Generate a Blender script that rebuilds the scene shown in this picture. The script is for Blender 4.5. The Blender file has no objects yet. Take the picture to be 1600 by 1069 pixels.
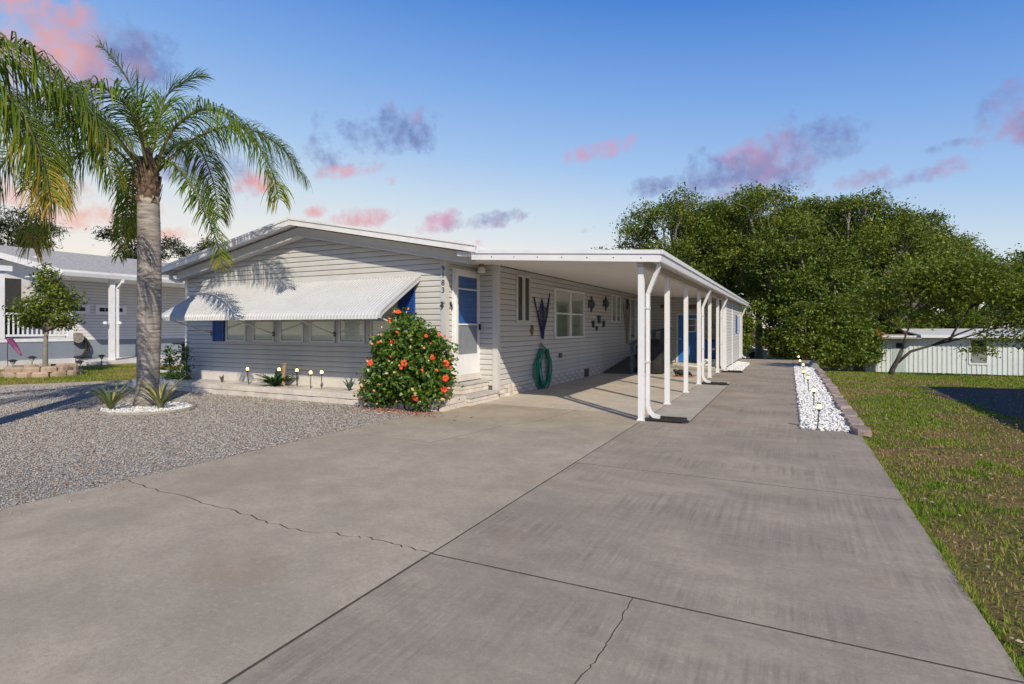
import bpy, math, random
import numpy as np
from mathutils import Vector, Matrix

# ------------------------------------------------------------------ camera, sky, sun, exposure
sc = bpy.context.scene
R = math.radians
YAW = R(26.46)
cam = bpy.data.cameras.new('camera'); camo = bpy.data.objects.new('camera', cam)
sc.collection.objects.link(camo); sc.camera = camo
cam.sensor_width = 36.0; cam.lens = 19.575; cam.shift_y = -22.5/1600
cam.clip_start = 0.05; cam.clip_end = 2500
camo.location = (0, 0, 1.45); camo.rotation_euler = (R(90), 0, YAW)

SUN_EL, SUN_AZ = R(34.7), R(135)          # azimuth clockwise from +Y
sun = bpy.data.lights.new('sun', 'SUN'); suno = bpy.data.objects.new('sun', sun)
sc.collection.objects.link(suno)
sun.energy = 4.6; sun.angle = R(0.53); sun.color = (1.0, 0.90, 0.72)
sd = Vector((math.sin(SUN_AZ)*math.cos(SUN_EL), math.cos(SUN_AZ)*math.cos(SUN_EL), math.sin(SUN_EL)))
suno.rotation_euler = sd.to_track_quat('Z', 'Y').to_euler(); suno.location = sd*60

vs = sc.view_settings
vs.view_transform = 'Standard'; vs.look = 'None'; vs.gamma = 1.0; vs.exposure = 0.0; vs.use_curve_mapping = False

sc.cycles.max_bounces = 7; sc.cycles.diffuse_bounces = 5; sc.cycles.glossy_bounces = 3; sc.cycles.transparent_max_bounces = 8
world = bpy.data.worlds.new('World'); sc.world = world; world.use_nodes = True
world.cycles.sampling_method = 'MANUAL'; world.cycles.sample_map_resolution = 256
wt = world.node_tree; wt.nodes.clear()
def wn(t): return wt.nodes.new(t)
def lk(a, b): wt.links.new(a, b)
def wmath(op, a, b=None, c=None, clamp=False):
    n = wn('ShaderNodeMath'); n.operation = op; n.use_clamp = clamp
    for i, x in enumerate((a, b, c)):
        if x is None: continue
        if isinstance(x, (int, float)): n.inputs[i].default_value = x
        else: lk(x, n.inputs[i])
    return n.outputs[0]
def wdot(v, w):
    n = wn('ShaderNodeVectorMath'); n.operation = 'DOT_PRODUCT'; lk(v, n.inputs[0]); n.inputs[1].default_value = w
    return n.outputs['Value']
def wmix(f, a, b):
    n = wn('ShaderNodeMix'); n.data_type = 'RGBA'
    if isinstance(f, (int, float)): n.inputs[0].default_value = f
    else: lk(f, n.inputs[0])
    for i, x in ((6, a), (7, b)):
        if isinstance(x, tuple): n.inputs[i].default_value = (*x, 1)
        else: lk(x, n.inputs[i])
    return n.outputs[2]
def wramp(f, stops):
    n = wn('ShaderNodeValToRGB'); cr = n.color_ramp; lk(f, n.inputs[0])
    while len(cr.elements) < len(stops): cr.elements.new(0.5)
    for e, (p, c) in zip(cr.elements, stops): e.position = p; e.color = (*c, 1)
    return n.outputs[0]
def wnoise(v, scale, detail=6, rough=0.55):
    n = wn('ShaderNodeTexNoise'); n.inputs['Scale'].default_value = scale
    n.inputs['Detail'].default_value = detail; n.inputs['Roughness'].default_value = rough; lk(v, n.inputs['Vector'])
    return n.outputs[0]
sky = wn('ShaderNodeTexSky'); sky.sky_type = 'NISHITA'; sky.sun_disc = False
sky.sun_elevation = SUN_EL; sky.sun_rotation = SUN_AZ; sky.air_density = 1.0; sky.dust_density = 0.6
tc = wn('ShaderNodeTexCoord'); D = tc.outputs['Generated']
sep = wn('ShaderNodeSeparateXYZ'); lk(D, sep.inputs[0]); DZ = sep.outputs['Z']
# evening colours of the air: deep blue overhead, cream and peach low down, paler to the west (-X)
west = wmath('MULTIPLY_ADD', wdot(D, (-0.85, 0.25, 0.0)), 0.16, 0.0)
zz = wmath('SUBTRACT', DZ, west)
zz = wmath('ADD', zz, 0.12)
air = wramp(zz, [(0.0, (1.0, 0.80, 0.62)), (0.07, (1.0, 0.86, 0.74)), (0.16, (0.86, 0.84, 0.80)), (0.23, (0.64, 0.76, 0.86)),
                 (0.31, (0.40, 0.60, 0.90)), (0.42, (0.22, 0.43, 0.86)), (0.56, (0.055, 0.235, 0.72)), (1.0, (0.03, 0.14, 0.5))])
nsk = wn('ShaderNodeVectorMath'); nsk.operation = 'SCALE'; lk(sky.outputs[0], nsk.inputs[0]); nsk.inputs['Scale'].default_value = 0.12
base = wmix(0.82, nsk.outputs[0], air)
# clouds: (azimuth, elevation, half width, half height in degrees, tilt, warmth 0..1, strength)
CL = [(-64.9, 20.5, 5.6, 3.6, 10, 1.0, 1.0), (-60.9, 21.8, 3.8, 2.6, 30, .45, .9), (-68.5, 24, 3, 2.0, 0, 1., .7),
      (-39.6, 18.9, 7.5, 2.4, 8, .1, .75), (-44.3, 17.2, 5.2, 1.6, 4, .0, .7), (-37.5, 20.8, 3, 1.2, 20, .3, .5), (-42.3, 15.3, 3.2, .9, 6, .95, .85), (-39.1, 14.5, 1.7, .6, 0, .95, .8),
      (-17.6, 17.6, 3.6, 1.0, 14, .95, .75), (-12.1, 13.8, 3.6, .95, 8, .1, .9), (-1.8, 15.0, 8.2, 3.1, 12, .45, 1.0),
      (-5.2, 13.9, 3.6, 1.6, 0, .3, .9), (-4.4, 16.3, 2.2, 1.1, 10, 1., .8), (5.6, 12.8, 3.2, .9, 12, .35, .8), (10.3, 12.5, 4.0, 1.0, 8, .5, .75), (11.8, 14.4, 2.5, .5, 4, .0, .7),
      (15.9, 15.7, 3.0, 2.3, 30, .35, .85), (-41.3, 10.8, 3.0, .95, 10, 1.0, .85), (-34.3, 10.5, 2.7, 1.15, 0, .8, .85),
      (-27.8, 11.0, 3.3, .95, 8, .25, .9), (-46.1, 11.1, 1.4, .6, 20, .95, .8), (-52.0, 13.3, 3.2, 1.3, 28, .95, .8), (-56.4, 14.2, 5.2, 1.7, 10, .15, .75),
      (-68.3, 10.3, 5.5, 1.3, 0, .7, .8), (-63.5, 9.0, 5.5, 1.5, 5, .9, .75), (-58.8, 8.0, 3.0, .8, 0, .95, .7), (-29.5, 8.6, 2.2, .6, 0, .9, .6), (-19, 9.8, 1.6, .6, 0, .2, .6)]
az_ = wmath('ARCTAN2', sep.outputs['X'], sep.outputs['Y'])
el_ = wmath('ARCSINE', DZ)
n1 = wnoise(D, 15, 4, 0.62); n2 = wnoise(D, 46, 3, 0.6); n3 = wnoise(D, 13, 2, 0.5)
edge = wmath('ADD', wmath('MULTIPLY', wmath('SUBTRACT', n1, 0.5), 4.6), wmath('MULTIPLY', wmath('SUBTRACT', n2, 0.5), 2.8))
TILT = 0.16
els = wmath('MULTIPLY_ADD', az_, -TILT, el_)
cmb = wn('ShaderNodeCombineXYZ'); lk(az_, cmb.inputs[0]); lk(els, cmb.inputs[1]); AE = cmb.outputs[0]
def cluster(sel):
    acc = None
    for az, el, hw, hh, tilt, wv, st in sel:
        a, e, w, h = R(az), R(el), R(hw), R(hh)
        n = wn('ShaderNodeVectorMath'); n.operation = 'MULTIPLY_ADD'; lk(AE, n.inputs[0])
        n.inputs[1].default_value = (1/w, 1/h, 0); n.inputs[2].default_value = (-a/w, -(e-TILT*a)/h, (1-st)*2.2)
        d = wn('ShaderNodeVectorMath'); d.operation = 'LENGTH'; lk(n.outputs[0], d.inputs[0])
        acc = d.outputs['Value'] if acc is None else wmath('MINIMUM', acc, d.outputs['Value'])
    return acc
rc = cluster([c for c in CL if c[5] < .6]); rh = cluster([c for c in CL if c[5] >= .25])
rmin = wmath('MINIMUM', rc, rh)
dens = wmath('MULTIPLY', wmath('SUBTRACT', wmath('ADD', edge, 1.2), wmath('MULTIPLY', rmin, rmin)), 0.62, clamp=True)
# the same thin scattered clouds go on all round the sky
gen = wmath('MULTIPLY', wmath('SUBTRACT', wnoise(D, 5.5, 4, 0.6), 0.66), 5.0, clamp=True)
back = wmath('SUBTRACT', 1.0, wmath('MULTIPLY_ADD', wdot(D, (-0.445, 0.895, 0.0)), 4.0, -0.6, clamp=True))
dens = wmath('MAXIMUM', dens, wmath('MULTIPLY', gen, back))
wf = wmath('ADD', wmath('MULTIPLY_ADD', wmath('SUBTRACT', rc, rh), 0.9, 0.22), wmath('MULTIPLY', wmath('SUBTRACT', n3, 0.5), 2.6), clamp=True)
cool = wmix(wmath('MULTIPLY_ADD', DZ, -3.0, 1.1, clamp=True), (0.14, 0.20, 0.45), (0.30, 0.28, 0.50))
hot = wmix(wmath('MULTIPLY_ADD', wdot(D, (-0.85, 0.25, 0.0)), 4.0, -2.7, clamp=True), (0.66, 0.32, 0.46), (0.92, 0.42, 0.26))
ccol = wmix(wf, cool, hot)
fin = wmix(wmath('MULTIPLY', dens, 0.85), base, ccol)
bg = wn('ShaderNodeBackground'); lk(fin, bg.inputs[0]); bg.inputs[1].default_value = 1.0
wo = wn('ShaderNodeOutputWorld'); lk(bg.outputs[0], wo.inputs[0])

# ------------------------------------------------------------------ helpers
C = sc.collection
rng = np.random.default_rng(7); random.seed(11)

class MB:
    def __init__(s): s.v = []; s.f = []; s.sm = False
    def add(s, vs_, fs_):
        o = len(s.v); s.v += [tuple(p) for p in vs_]; s.f += [tuple(i+o for i in f) for f in fs_]; return s
    def box(s, x0, y0, z0, x1, y1, z1, b=0.0):
        if b:
            P = []
            for z, i in ((z0, b), (z0+b, 0), (z1-b, 0), (z1, b)):
                P += [(x0+i, y0+i, z), (x1-i, y0+i, z), (x1-i, y1-i, z), (x0+i, y1-i, z)]
            F = [(3, 2, 1, 0), (12, 13, 14, 15)]
            for k in range(3):
                for j in range(4):
                    F.append((k*4+j, k*4+(j+1) % 4, k*4+4+(j+1) % 4, k*4+4+j))
            return s.add(P, F)
        return s.add([(x0,y0,z0),(x1,y0,z0),(x1,y1,z0),(x0,y1,z0),(x0,y0,z1),(x1,y0,z1),(x1,y1,z1),(x0,y1,z1)],
                     [(3,2,1,0),(4,5,6,7),(0,1,5,4),(1,2,6,5),(2,3,7,6),(3,0,4,7)])
    def prism(s, poly, a, b, axis='z'):
        """poly is counter-clockwise seen from the + end of the axis"""
        n = len(poly)
        def pt(p, h):
            if axis == 'z': return (p[0], p[1], h)
            if axis == 'y': return (p[0], h, p[1])
            return (h, p[0], p[1])
        V_ = [pt(p, a) for p in poly] + [pt(p, b) for p in poly]
        F = [tuple(range(n-1, -1, -1)), tuple(range(n, 2*n))] + [(i, (i+1) % n, n+(i+1) % n, n+i) for i in range(n)]
        return s.add(V_, F)
    def tube(s, path, r, n=8, caps=True, sq=False):
        path = [Vector(p) for p in path]; rs = r if isinstance(r, (list, tuple)) else [r]*len(path)
        rings = []; up = None
        for i, p in enumerate(path):
            d = (path[min(i+1, len(path)-1)] - path[max(i-1, 0)]).normalized()
            if up is None:
                up = Vector((0, 0, 1)) if abs(d.z) < 0.9 else Vector((1, 0, 0))
            x = d.cross(up).normalized(); y = x.cross(d).normalized(); up = y
            ring = []
            for k in range(n):
                t = 2*math.pi*(k+(0.5 if sq else 0))/n
                ring.append(p + x*math.cos(t)*rs[i] + y*math.sin(t)*rs[i])
            rings.append(ring)
        V_ = [q for rg in rings for q in rg]; F = []
        for i in range(len(path)-1):
            for k in range(n):
                F.append((i*n+k, i*n+(k+1) % n, (i+1)*n+(k+1) % n, (i+1)*n+k))
        if caps: F += [tuple(range(n-1, -1, -1)), tuple(range((len(path)-1)*n, len(path)*n))]
        return s.add(V_, F)
    def rect_tube(s, path, w, d, side=(0, 1, 0)):
        """rectangular section swept along path; side = direction of the width w"""
        path = [Vector(p) for p in path]; sv = Vector(side).normalized(); V_ = []; F = []
        for i, p in enumerate(path):
            a = (p-path[i-1]).normalized() if i else None
            b = (path[i+1]-p).normalized() if i < len(path)-1 else None
            dd = ((a or b)+(b or a)).normalized(); nn = sv.cross(dd).normalized()
            k = 1/max(0.5, dd.dot(a or b))
            for q, e in ((-1, -1), (1, -1), (1, 1), (-1, 1)): V_.append(p + sv*q*w/2 + nn*e*d/2*k)
        for i in range(len(path)-1):
            for k in range(4): F.append((i*4+k, i*4+(k+1) % 4, i*4+4+(k+1) % 4, i*4+4+k))
        F += [(3, 2, 1, 0), tuple(range(len(V_)-4, len(V_)))]
        return s.add(V_, F)
    def lathe(s, prof, c=(0, 0, 0), n=16):
        V_ = []; F = []; m = len(prof)
        for r, z in prof:
            for k in range(n):
                t = 2*math.pi*k/n; V_.append((c[0]+r*math.cos(t), c[1]+r*math.sin(t), c[2]+z))
        for i in range(m-1):
            for k in range(n): F.append((i*n+k, i*n+(k+1) % n, (i+1)*n+(k+1) % n, (i+1)*n+k))
        F += [tuple(range(n-1, -1, -1)), tuple(range((m-1)*n, m*n))]
        return s.add(V_, F)
    def mesh(s, name, smooth=False):
        me = bpy.data.meshes.new(name); me.from_pydata(s.v, [], s.f); me.validate()
        if smooth: me.shade_smooth()
        return me

def link(name, me, m, parent=None, loc=None, rot=None, scale=None):
    o = bpy.data.objects.new(name, me); C.objects.link(o)
    if m is not None:
        if len(me.materials) == 0: me.materials.append(m)
    if loc is not None: o.location = loc
    if rot is not None: o.rotation_euler = rot
    if scale is not None: o.scale = scale
    if parent is not None:
        o.parent = parent
        if parent.type == 'EMPTY': o.matrix_parent_inverse = Matrix.Translation(parent.location).inverted()
    return o
def obj(name, mb, m, parent=None, smooth=False, **k):
    o = link(name, mb.mesh(name, smooth), m, parent, **k)
    return o
def thing(name, label, cat, loc=(0, 0, 0), group=None):
    o = bpy.data.objects.new(name, None); C.objects.link(o); o.location = loc; o.empty_display_size = 0.3
    return tag(o, label, cat, group)
def tag(o, label, cat, group=None):
    o['label'] = label; o['category'] = cat
    if group: o['group'] = group
    return o
def struct(o): o['kind'] = 'structure'; return o
def stuff(o, label=None, cat=None):
    o['kind'] = 'stuff'
    if label: o['label'] = label
    if cat: o['category'] = cat
    return o
def copy_thing(root, loc, label=None):
    """copy a thing and its parts; meshes are local to the thing"""
    d = Vector(loc) - root.location
    r = root.copy(); C.objects.link(r); r.location = loc
    if label: r['label'] = label
    for ch in list(root.children):
        c = ch.copy(); C.objects.link(c); c.parent = r; c.location = ch.location + d
        c.matrix_parent_inverse = Matrix.Translation(r.location).inverted()
        for g in ch.children:
            h = g.copy(); C.objects.link(h); h.parent = c
    return r

# ------------------------------------------------------------------ materials
MATS = {}
def mat(name, col, col2=None, scale=6.0, rough=0.6, bump=0.0, bscale=60.0, var=0.0, spec=0.4, metal=0.0, stretch=(1, 1, 1), detail=5, dirt=None, dscale=1.2, coat=0.0, world_co=False):
    if name in MATS: return MATS[name]
    m = bpy.data.materials.new(name); m.use_nodes = True; nt = m.node_tree; N = nt.nodes; L = nt.links.new
    b = N['Principled BSDF']
    b.inputs['Roughness'].default_value = rough; b.inputs['Metallic'].default_value = metal
    b.inputs['Specular IOR Level'].default_value = spec; b.inputs['Coat Weight'].default_value = coat
    if world_co: co = N.new('ShaderNodeNewGeometry').outputs['Position']
    else: co = N.new('ShaderNodeTexCoord').outputs['Object']
    mp = N.new('ShaderNodeMapping'); mp.inputs['Scale'].default_value = stretch; L(co, mp.inputs[0]); co = mp.outputs[0]
    def noise(s_, d_=detail):
        n = N.new('ShaderNodeTexNoise'); n.inputs['Scale'].default_value = s_; n.inputs['Detail'].default_value = d_
        n.inputs['Roughness'].default_value = 0.6; L(co, n.inputs['Vector']); return n.outputs[0]
    def mixc(f, a, b_):
        x = N.new('ShaderNodeMix'); x.data_type = 'RGBA'
        if isinstance(f, float): x.inputs[0].default_value = f
        else: L(f, x.inputs[0])
        for i, q in ((6, a), (7, b_)):
            if isinstance(q, tuple): x.inputs[i].default_value = (*q, 1)
            else: L(q, x.inputs[i])
        return x.outputs[2]
    def ramp(f, lo, hi):
        x = N.new('ShaderNodeMapRange'); x.inputs['From Min'].default_value = lo; x.inputs['From Max'].default_value = hi
        L(f, x.inputs[0]); return x.outputs[0]
    if col2 is None: col2 = tuple(c*0.86 for c in col)
    c = mixc(ramp(noise(scale), 0.35, 0.65), col, col2)
    if dirt: c = mixc(ramp(noise(dscale, 6), 0.55, 0.78), c, dirt)
    if var:
        oi = N.new('ShaderNodeObjectInfo'); hs = N.new('ShaderNodeHueSaturation')
        mr = N.new('ShaderNodeMapRange'); mr.inputs['To Min'].default_value = 1-var; mr.inputs['To Max'].default_value = 1+var
        L(oi.outputs['Random'], mr.inputs[0]); L(mr.outputs[0], hs.inputs['Value']); L(c, hs.inputs['Color']); c = hs.outputs[0]
    L(c, b.inputs['Base Color'])
    if bump:
        bn = N.new('ShaderNodeBump'); bn.inputs['Strength'].default_value = bump; bn.inputs['Distance'].default_value = 0.02
        L(noise(bscale, 4), bn.inputs['Height']); L(bn.outputs[0], b.inputs['Normal'])
    MATS[name] = m; return m

def tint_mat(name, stops, rough=0.55, trans=0.25, spec=0.3, patch=None):
    """colour from the 'tint' attribute through a ramp, with translucency for leaves; patch = (colour, noise scale) by position"""
    if name in MATS: return MATS[name]
    m = bpy.data.materials.new(name); m.use_nodes = True; nt = m.node_tree; N = nt.nodes; L = nt.links.new
    b = N['Principled BSDF']; out = N['Material Output']
    at = N.new('ShaderNodeAttribute'); at.attribute_name = 'tint'
    rp = N.new('ShaderNodeValToRGB'); cr = rp.color_ramp
    while len(cr.elements) < len(stops): cr.elements.new(0.5)
    for e, (p, c) in zip(cr.elements, stops): e.position = p; e.color = (*c, 1)
    L(at.outputs['Fac'], rp.inputs[0]); col = rp.outputs[0]
    if patch:
        g = N.new('ShaderNodeNewGeometry'); nz = N.new('ShaderNodeTexNoise'); nz.inputs['Scale'].default_value = patch[1]; nz.inputs['Detail'].default_value = 4
        L(g.outputs['Position'], nz.inputs['Vector'])
        mr = N.new('ShaderNodeMapRange'); mr.inputs['From Min'].default_value = patch[2]; mr.inputs['From Max'].default_value = patch[3]; L(nz.outputs[0], mr.inputs[0])
        x = N.new('ShaderNodeMix'); x.data_type = 'RGBA'; L(mr.outputs[0], x.inputs[0]); L(col, x.inputs[6]); x.inputs[7].default_value = (*patch[0], 1); col = x.outputs[2]
    L(col, b.inputs['Base Color']); b.inputs['Roughness'].default_value = rough; b.inputs['Specular IOR Level'].default_value = spec
    if trans:
        t = N.new('ShaderNodeBsdfTranslucent'); L(col, t.inputs[0]); x = N.new('ShaderNodeMixShader'); x.inputs[0].default_value = trans
        L(b.outputs[0], x.inputs[1]); L(t.outputs[0], x.inputs[2]); L(x.outputs[0], out.inputs[0])
    MATS[name] = m; return m

def glass_mat(name, tint=(0.9, 0.95, 0.95), base=0.08, rough=0.02):
    m = bpy.data.materials.new(name); m.use_nodes = True; nt = m.node_tree; N = nt.nodes; L = nt.links.new
    out = N['Material Output']; N.remove(N['Principled BSDF'])
    tr = N.new('ShaderNodeBsdfTransparent'); tr.inputs[0].default_value = (*tint, 1)
    gl = N.new('ShaderNodeBsdfGlossy'); gl.inputs['Roughness'].default_value = rough
    fr = N.new('ShaderNodeLayerWeight'); fr.inputs[0].default_value = 0.5
    pw = N.new('ShaderNodeMath'); pw.operation = 'POWER'; pw.inputs[1].default_value = 4.0; L(fr.outputs['Facing'], pw.inputs[0])
    ad = N.new('ShaderNodeMath'); ad.operation = 'MULTIPLY_ADD'; ad.use_clamp = True; ad.inputs[1].default_value = 0.9; ad.inputs[2].default_value = base; L(pw.outputs[0], ad.inputs[0])
    mx = N.new('ShaderNodeMixShader'); L(ad.outputs[0], mx.inputs[0]); L(tr.outputs[0], mx.inputs[1]); L(gl.outputs[0], mx.inputs[2]); L(mx.outputs[0], out.inputs[0])
    MATS[name] = m; return m
def emit_mat(name, col, strength):
    m = bpy.data.materials.new(name); m.use_nodes = True; b = m.node_tree.nodes['Principled BSDF']
    b.inputs['Base Color'].default_value = (*col, 1); b.inputs['Emission Color'].default_value = (*col, 1); b.inputs['Emission Strength'].default_value = strength
    MATS[name] = m; return m

SIDING = mat('siding', (0.55, 0.54, 0.52), (0.505, 0.495, 0.48), 2.0, 0.5, bump=0.05, bscale=30, var=0.03, dirt=(0.46, 0.44, 0.42), dscale=0.9)
TRIM = mat('grey_trim', (0.58, 0.565, 0.55), (0.53, 0.52, 0.51), 3, 0.45, var=0.02)
WHITE = mat('white_paint', (0.78, 0.78, 0.79), (0.70, 0.70, 0.71), 3, 0.4, var=0.02, dirt=(0.60, 0.59, 0.57), dscale=2.2)
WHITEM = mat('white_metal', (0.76, 0.76, 0.78), (0.70, 0.70, 0.72), 2.5, 0.35, spec=0.5, dirt=(0.58, 0.57, 0.55), dscale=3.0)
SOFFIT = mat('soffit_white', (0.88, 0.86, 0.83), (0.84, 0.82, 0.79), 2, 0.5)
BLUE = mat('blue_paint', (0.018, 0.075, 0.30), (0.014, 0.06, 0.25), 5, 0.45)
BLUED = mat('blue_door_paint', (0.03, 0.18, 0.55), (0.025, 0.155, 0.50), 5, 0.4)
BLACK = mat('black_rubber', (0.018, 0.018, 0.019), (0.03, 0.03, 0.03), 8, 0.7)
BLACKM = mat('black_metal', (0.02, 0.02, 0.02), (0.03, 0.028, 0.026), 8, 0.45)
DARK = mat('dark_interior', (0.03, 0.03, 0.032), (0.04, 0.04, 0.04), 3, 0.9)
GLASS = glass_mat('window_glass', (0.96, 0.98, 0.96), 0.06)
GLASSW = glass_mat('side_window_glass', (0.96, 0.98, 0.97), 0.20)
GLASSD = glass_mat('door_glass', (0.88, 0.92, 0.95), 0.06, 0.05)
BLIND = mat('blind_white', (0.88, 0.90, 0.82), (0.82, 0.85, 0.77), 4, 0.6)
CURTAIN = mat('curtain_white', (0.82, 0.82, 0.80), (0.74, 0.75, 0.73), 9, 0.8, stretch=(3, 3, 0.3))
BRICKW = mat('painted_block', (0.68, 0.62, 0.56), (0.58, 0.52, 0.47), 5, 0.75, bump=0.25, bscale=70, var=0.07, dirt=(0.40, 0.35, 0.31), dscale=3)
MORTAR = mat('mortar', (0.36, 0.33, 0.31), (0.30, 0.28, 0.26), 12, 0.9, bump=0.2)
STEPCAP = mat('step_paint', (0.50, 0.47, 0.45), (0.42, 0.40, 0.38), 5, 0.7, bump=0.15, dirt=(0.32, 0.30, 0.28), dscale=3)
SKIRT = mat('skirt_paint', (0.66, 0.61, 0.56), (0.57, 0.53, 0.49), 3, 0.7, bump=0.1, dirt=(0.40, 0.37, 0.34), dscale=2)
SOIL = mat('soil', (0.10, 0.075, 0.055), (0.06, 0.045, 0.035), 20, 0.95, bump=0.5, bscale=50)
ROOFW = mat('white_roof', (0.66, 0.66, 0.67), (0.58, 0.58, 0.59), 1.5, 0.5, dirt=(0.48, 0.47, 0.46), dscale=1.4)
# ------------------------------------------------------------------ terrain and paving
def sstep(a, b, x):
    t = np.clip((x-a)/(b-a), 0, 1); return t*t*(3-2*t)
def gz(x, y):
    """height of the lawn: flat round the houses, falling away behind"""
    x = np.asarray(x, float); y = np.asarray(y, float)
    fall = sstep(20.5, 33, y - 0.15*x) * 1.25 * sstep(-7, 1.5, x)
    und = 0.025*np.sin(x*0.9+1.3)*np.sin(y*0.7) * sstep(1.2, 3.0, np.where(x > 0, x, 0))
    return -0.035 - fall + und
def axis(lo, hi, fine_lo, fine_hi, step):
    a = list(np.arange(fine_lo, fine_hi+1e-6, step)); s = step
    x = fine_hi
    while x < hi: s *= 1.35; x += s; a.append(min(x, hi))
    s = step; x = fine_lo
    while x > lo: s *= 1.35; x -= s; a.insert(0, max(x, lo))
    return np.array(a)
def grass_ground_mat():
    m = bpy.data.materials.new('lawn_soil_and_thatch'); m.use_nodes = True; nt = m.node_tree; N = nt.nodes; L = nt.links.new
    b = N['Principled BSDF']; b.inputs['Roughness'].default_value = 0.95; b.inputs['Specular IOR Level'].default_value = 0.1
    g = N.new('ShaderNodeNewGeometry')
    def nz(s, d=6, r=0.65):
        n = N.new('ShaderNodeTexNoise'); n.inputs['Scale'].default_value = s; n.inputs['Detail'].default_value = d; n.inputs['Roughness'].default_value = r
        L(g.outputs['Position'], n.inputs['Vector']); return n.outputs[0]
    def rp(f, st):
        n = N.new('ShaderNodeValToRGB'); L(f, n.inputs[0]); cr = n.color_ramp
        while len(cr.elements) < len(st): cr.elements.new(0.5)
        for e, (p, c) in zip(cr.elements, st): e.position = p; e.color = (*c, 1)
        return n.outputs[0]
    a = rp(nz(0.55, 5), [(0.42, (0.11, 0.135, 0.025)), (0.5, (0.21, 0.165, 0.055)), (0.58, (0.32, 0.19, 0.10))])
    c = rp(nz(14, 6), [(0.3, (0.045, 0.036, 0.02)), (0.5, (0.14, 0.10, 0.045)), (0.72, (0.32, 0.19, 0.10))])
    x = N.new('ShaderNodeMix'); x.data_type = 'RGBA'; x.inputs[0].default_value = 0.5; L(a, x.inputs[6]); L(c, x.inputs[7])
    L(x.outputs[2], b.inputs['Base Color'])
    bn = N.new('ShaderNodeBump'); bn.inputs['Strength'].default_value = 0.8; bn.inputs['Distance'].default_value = 0.05; L(nz(26, 5), bn.inputs['Height']); L(bn.outputs[0], b.inputs['Normal'])
    return m
xs = axis(-700, 700, -30, 20, 0.8); ys = axis(-60, 1500, -6, 46, 0.8)
XX, YY = np.meshgrid(xs, ys, indexing='ij'); ZZ = gz(XX, YY)
nx, ny = XX.shape
me = bpy.data.meshes.new('ground')
idx = np.arange(nx*ny).reshape(nx, ny)
fc = np.stack([idx[:-1, :-1], idx[1:, :-1], idx[1:, 1:], idx[:-1, 1:]], -1).reshape(-1, 4)
me.from_pydata(np.stack([XX, YY, ZZ], -1).reshape(-1, 3).tolist(), [], fc.tolist()); me.shade_smooth()
ground = struct(link('ground', me, grass_ground_mat()))

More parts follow.
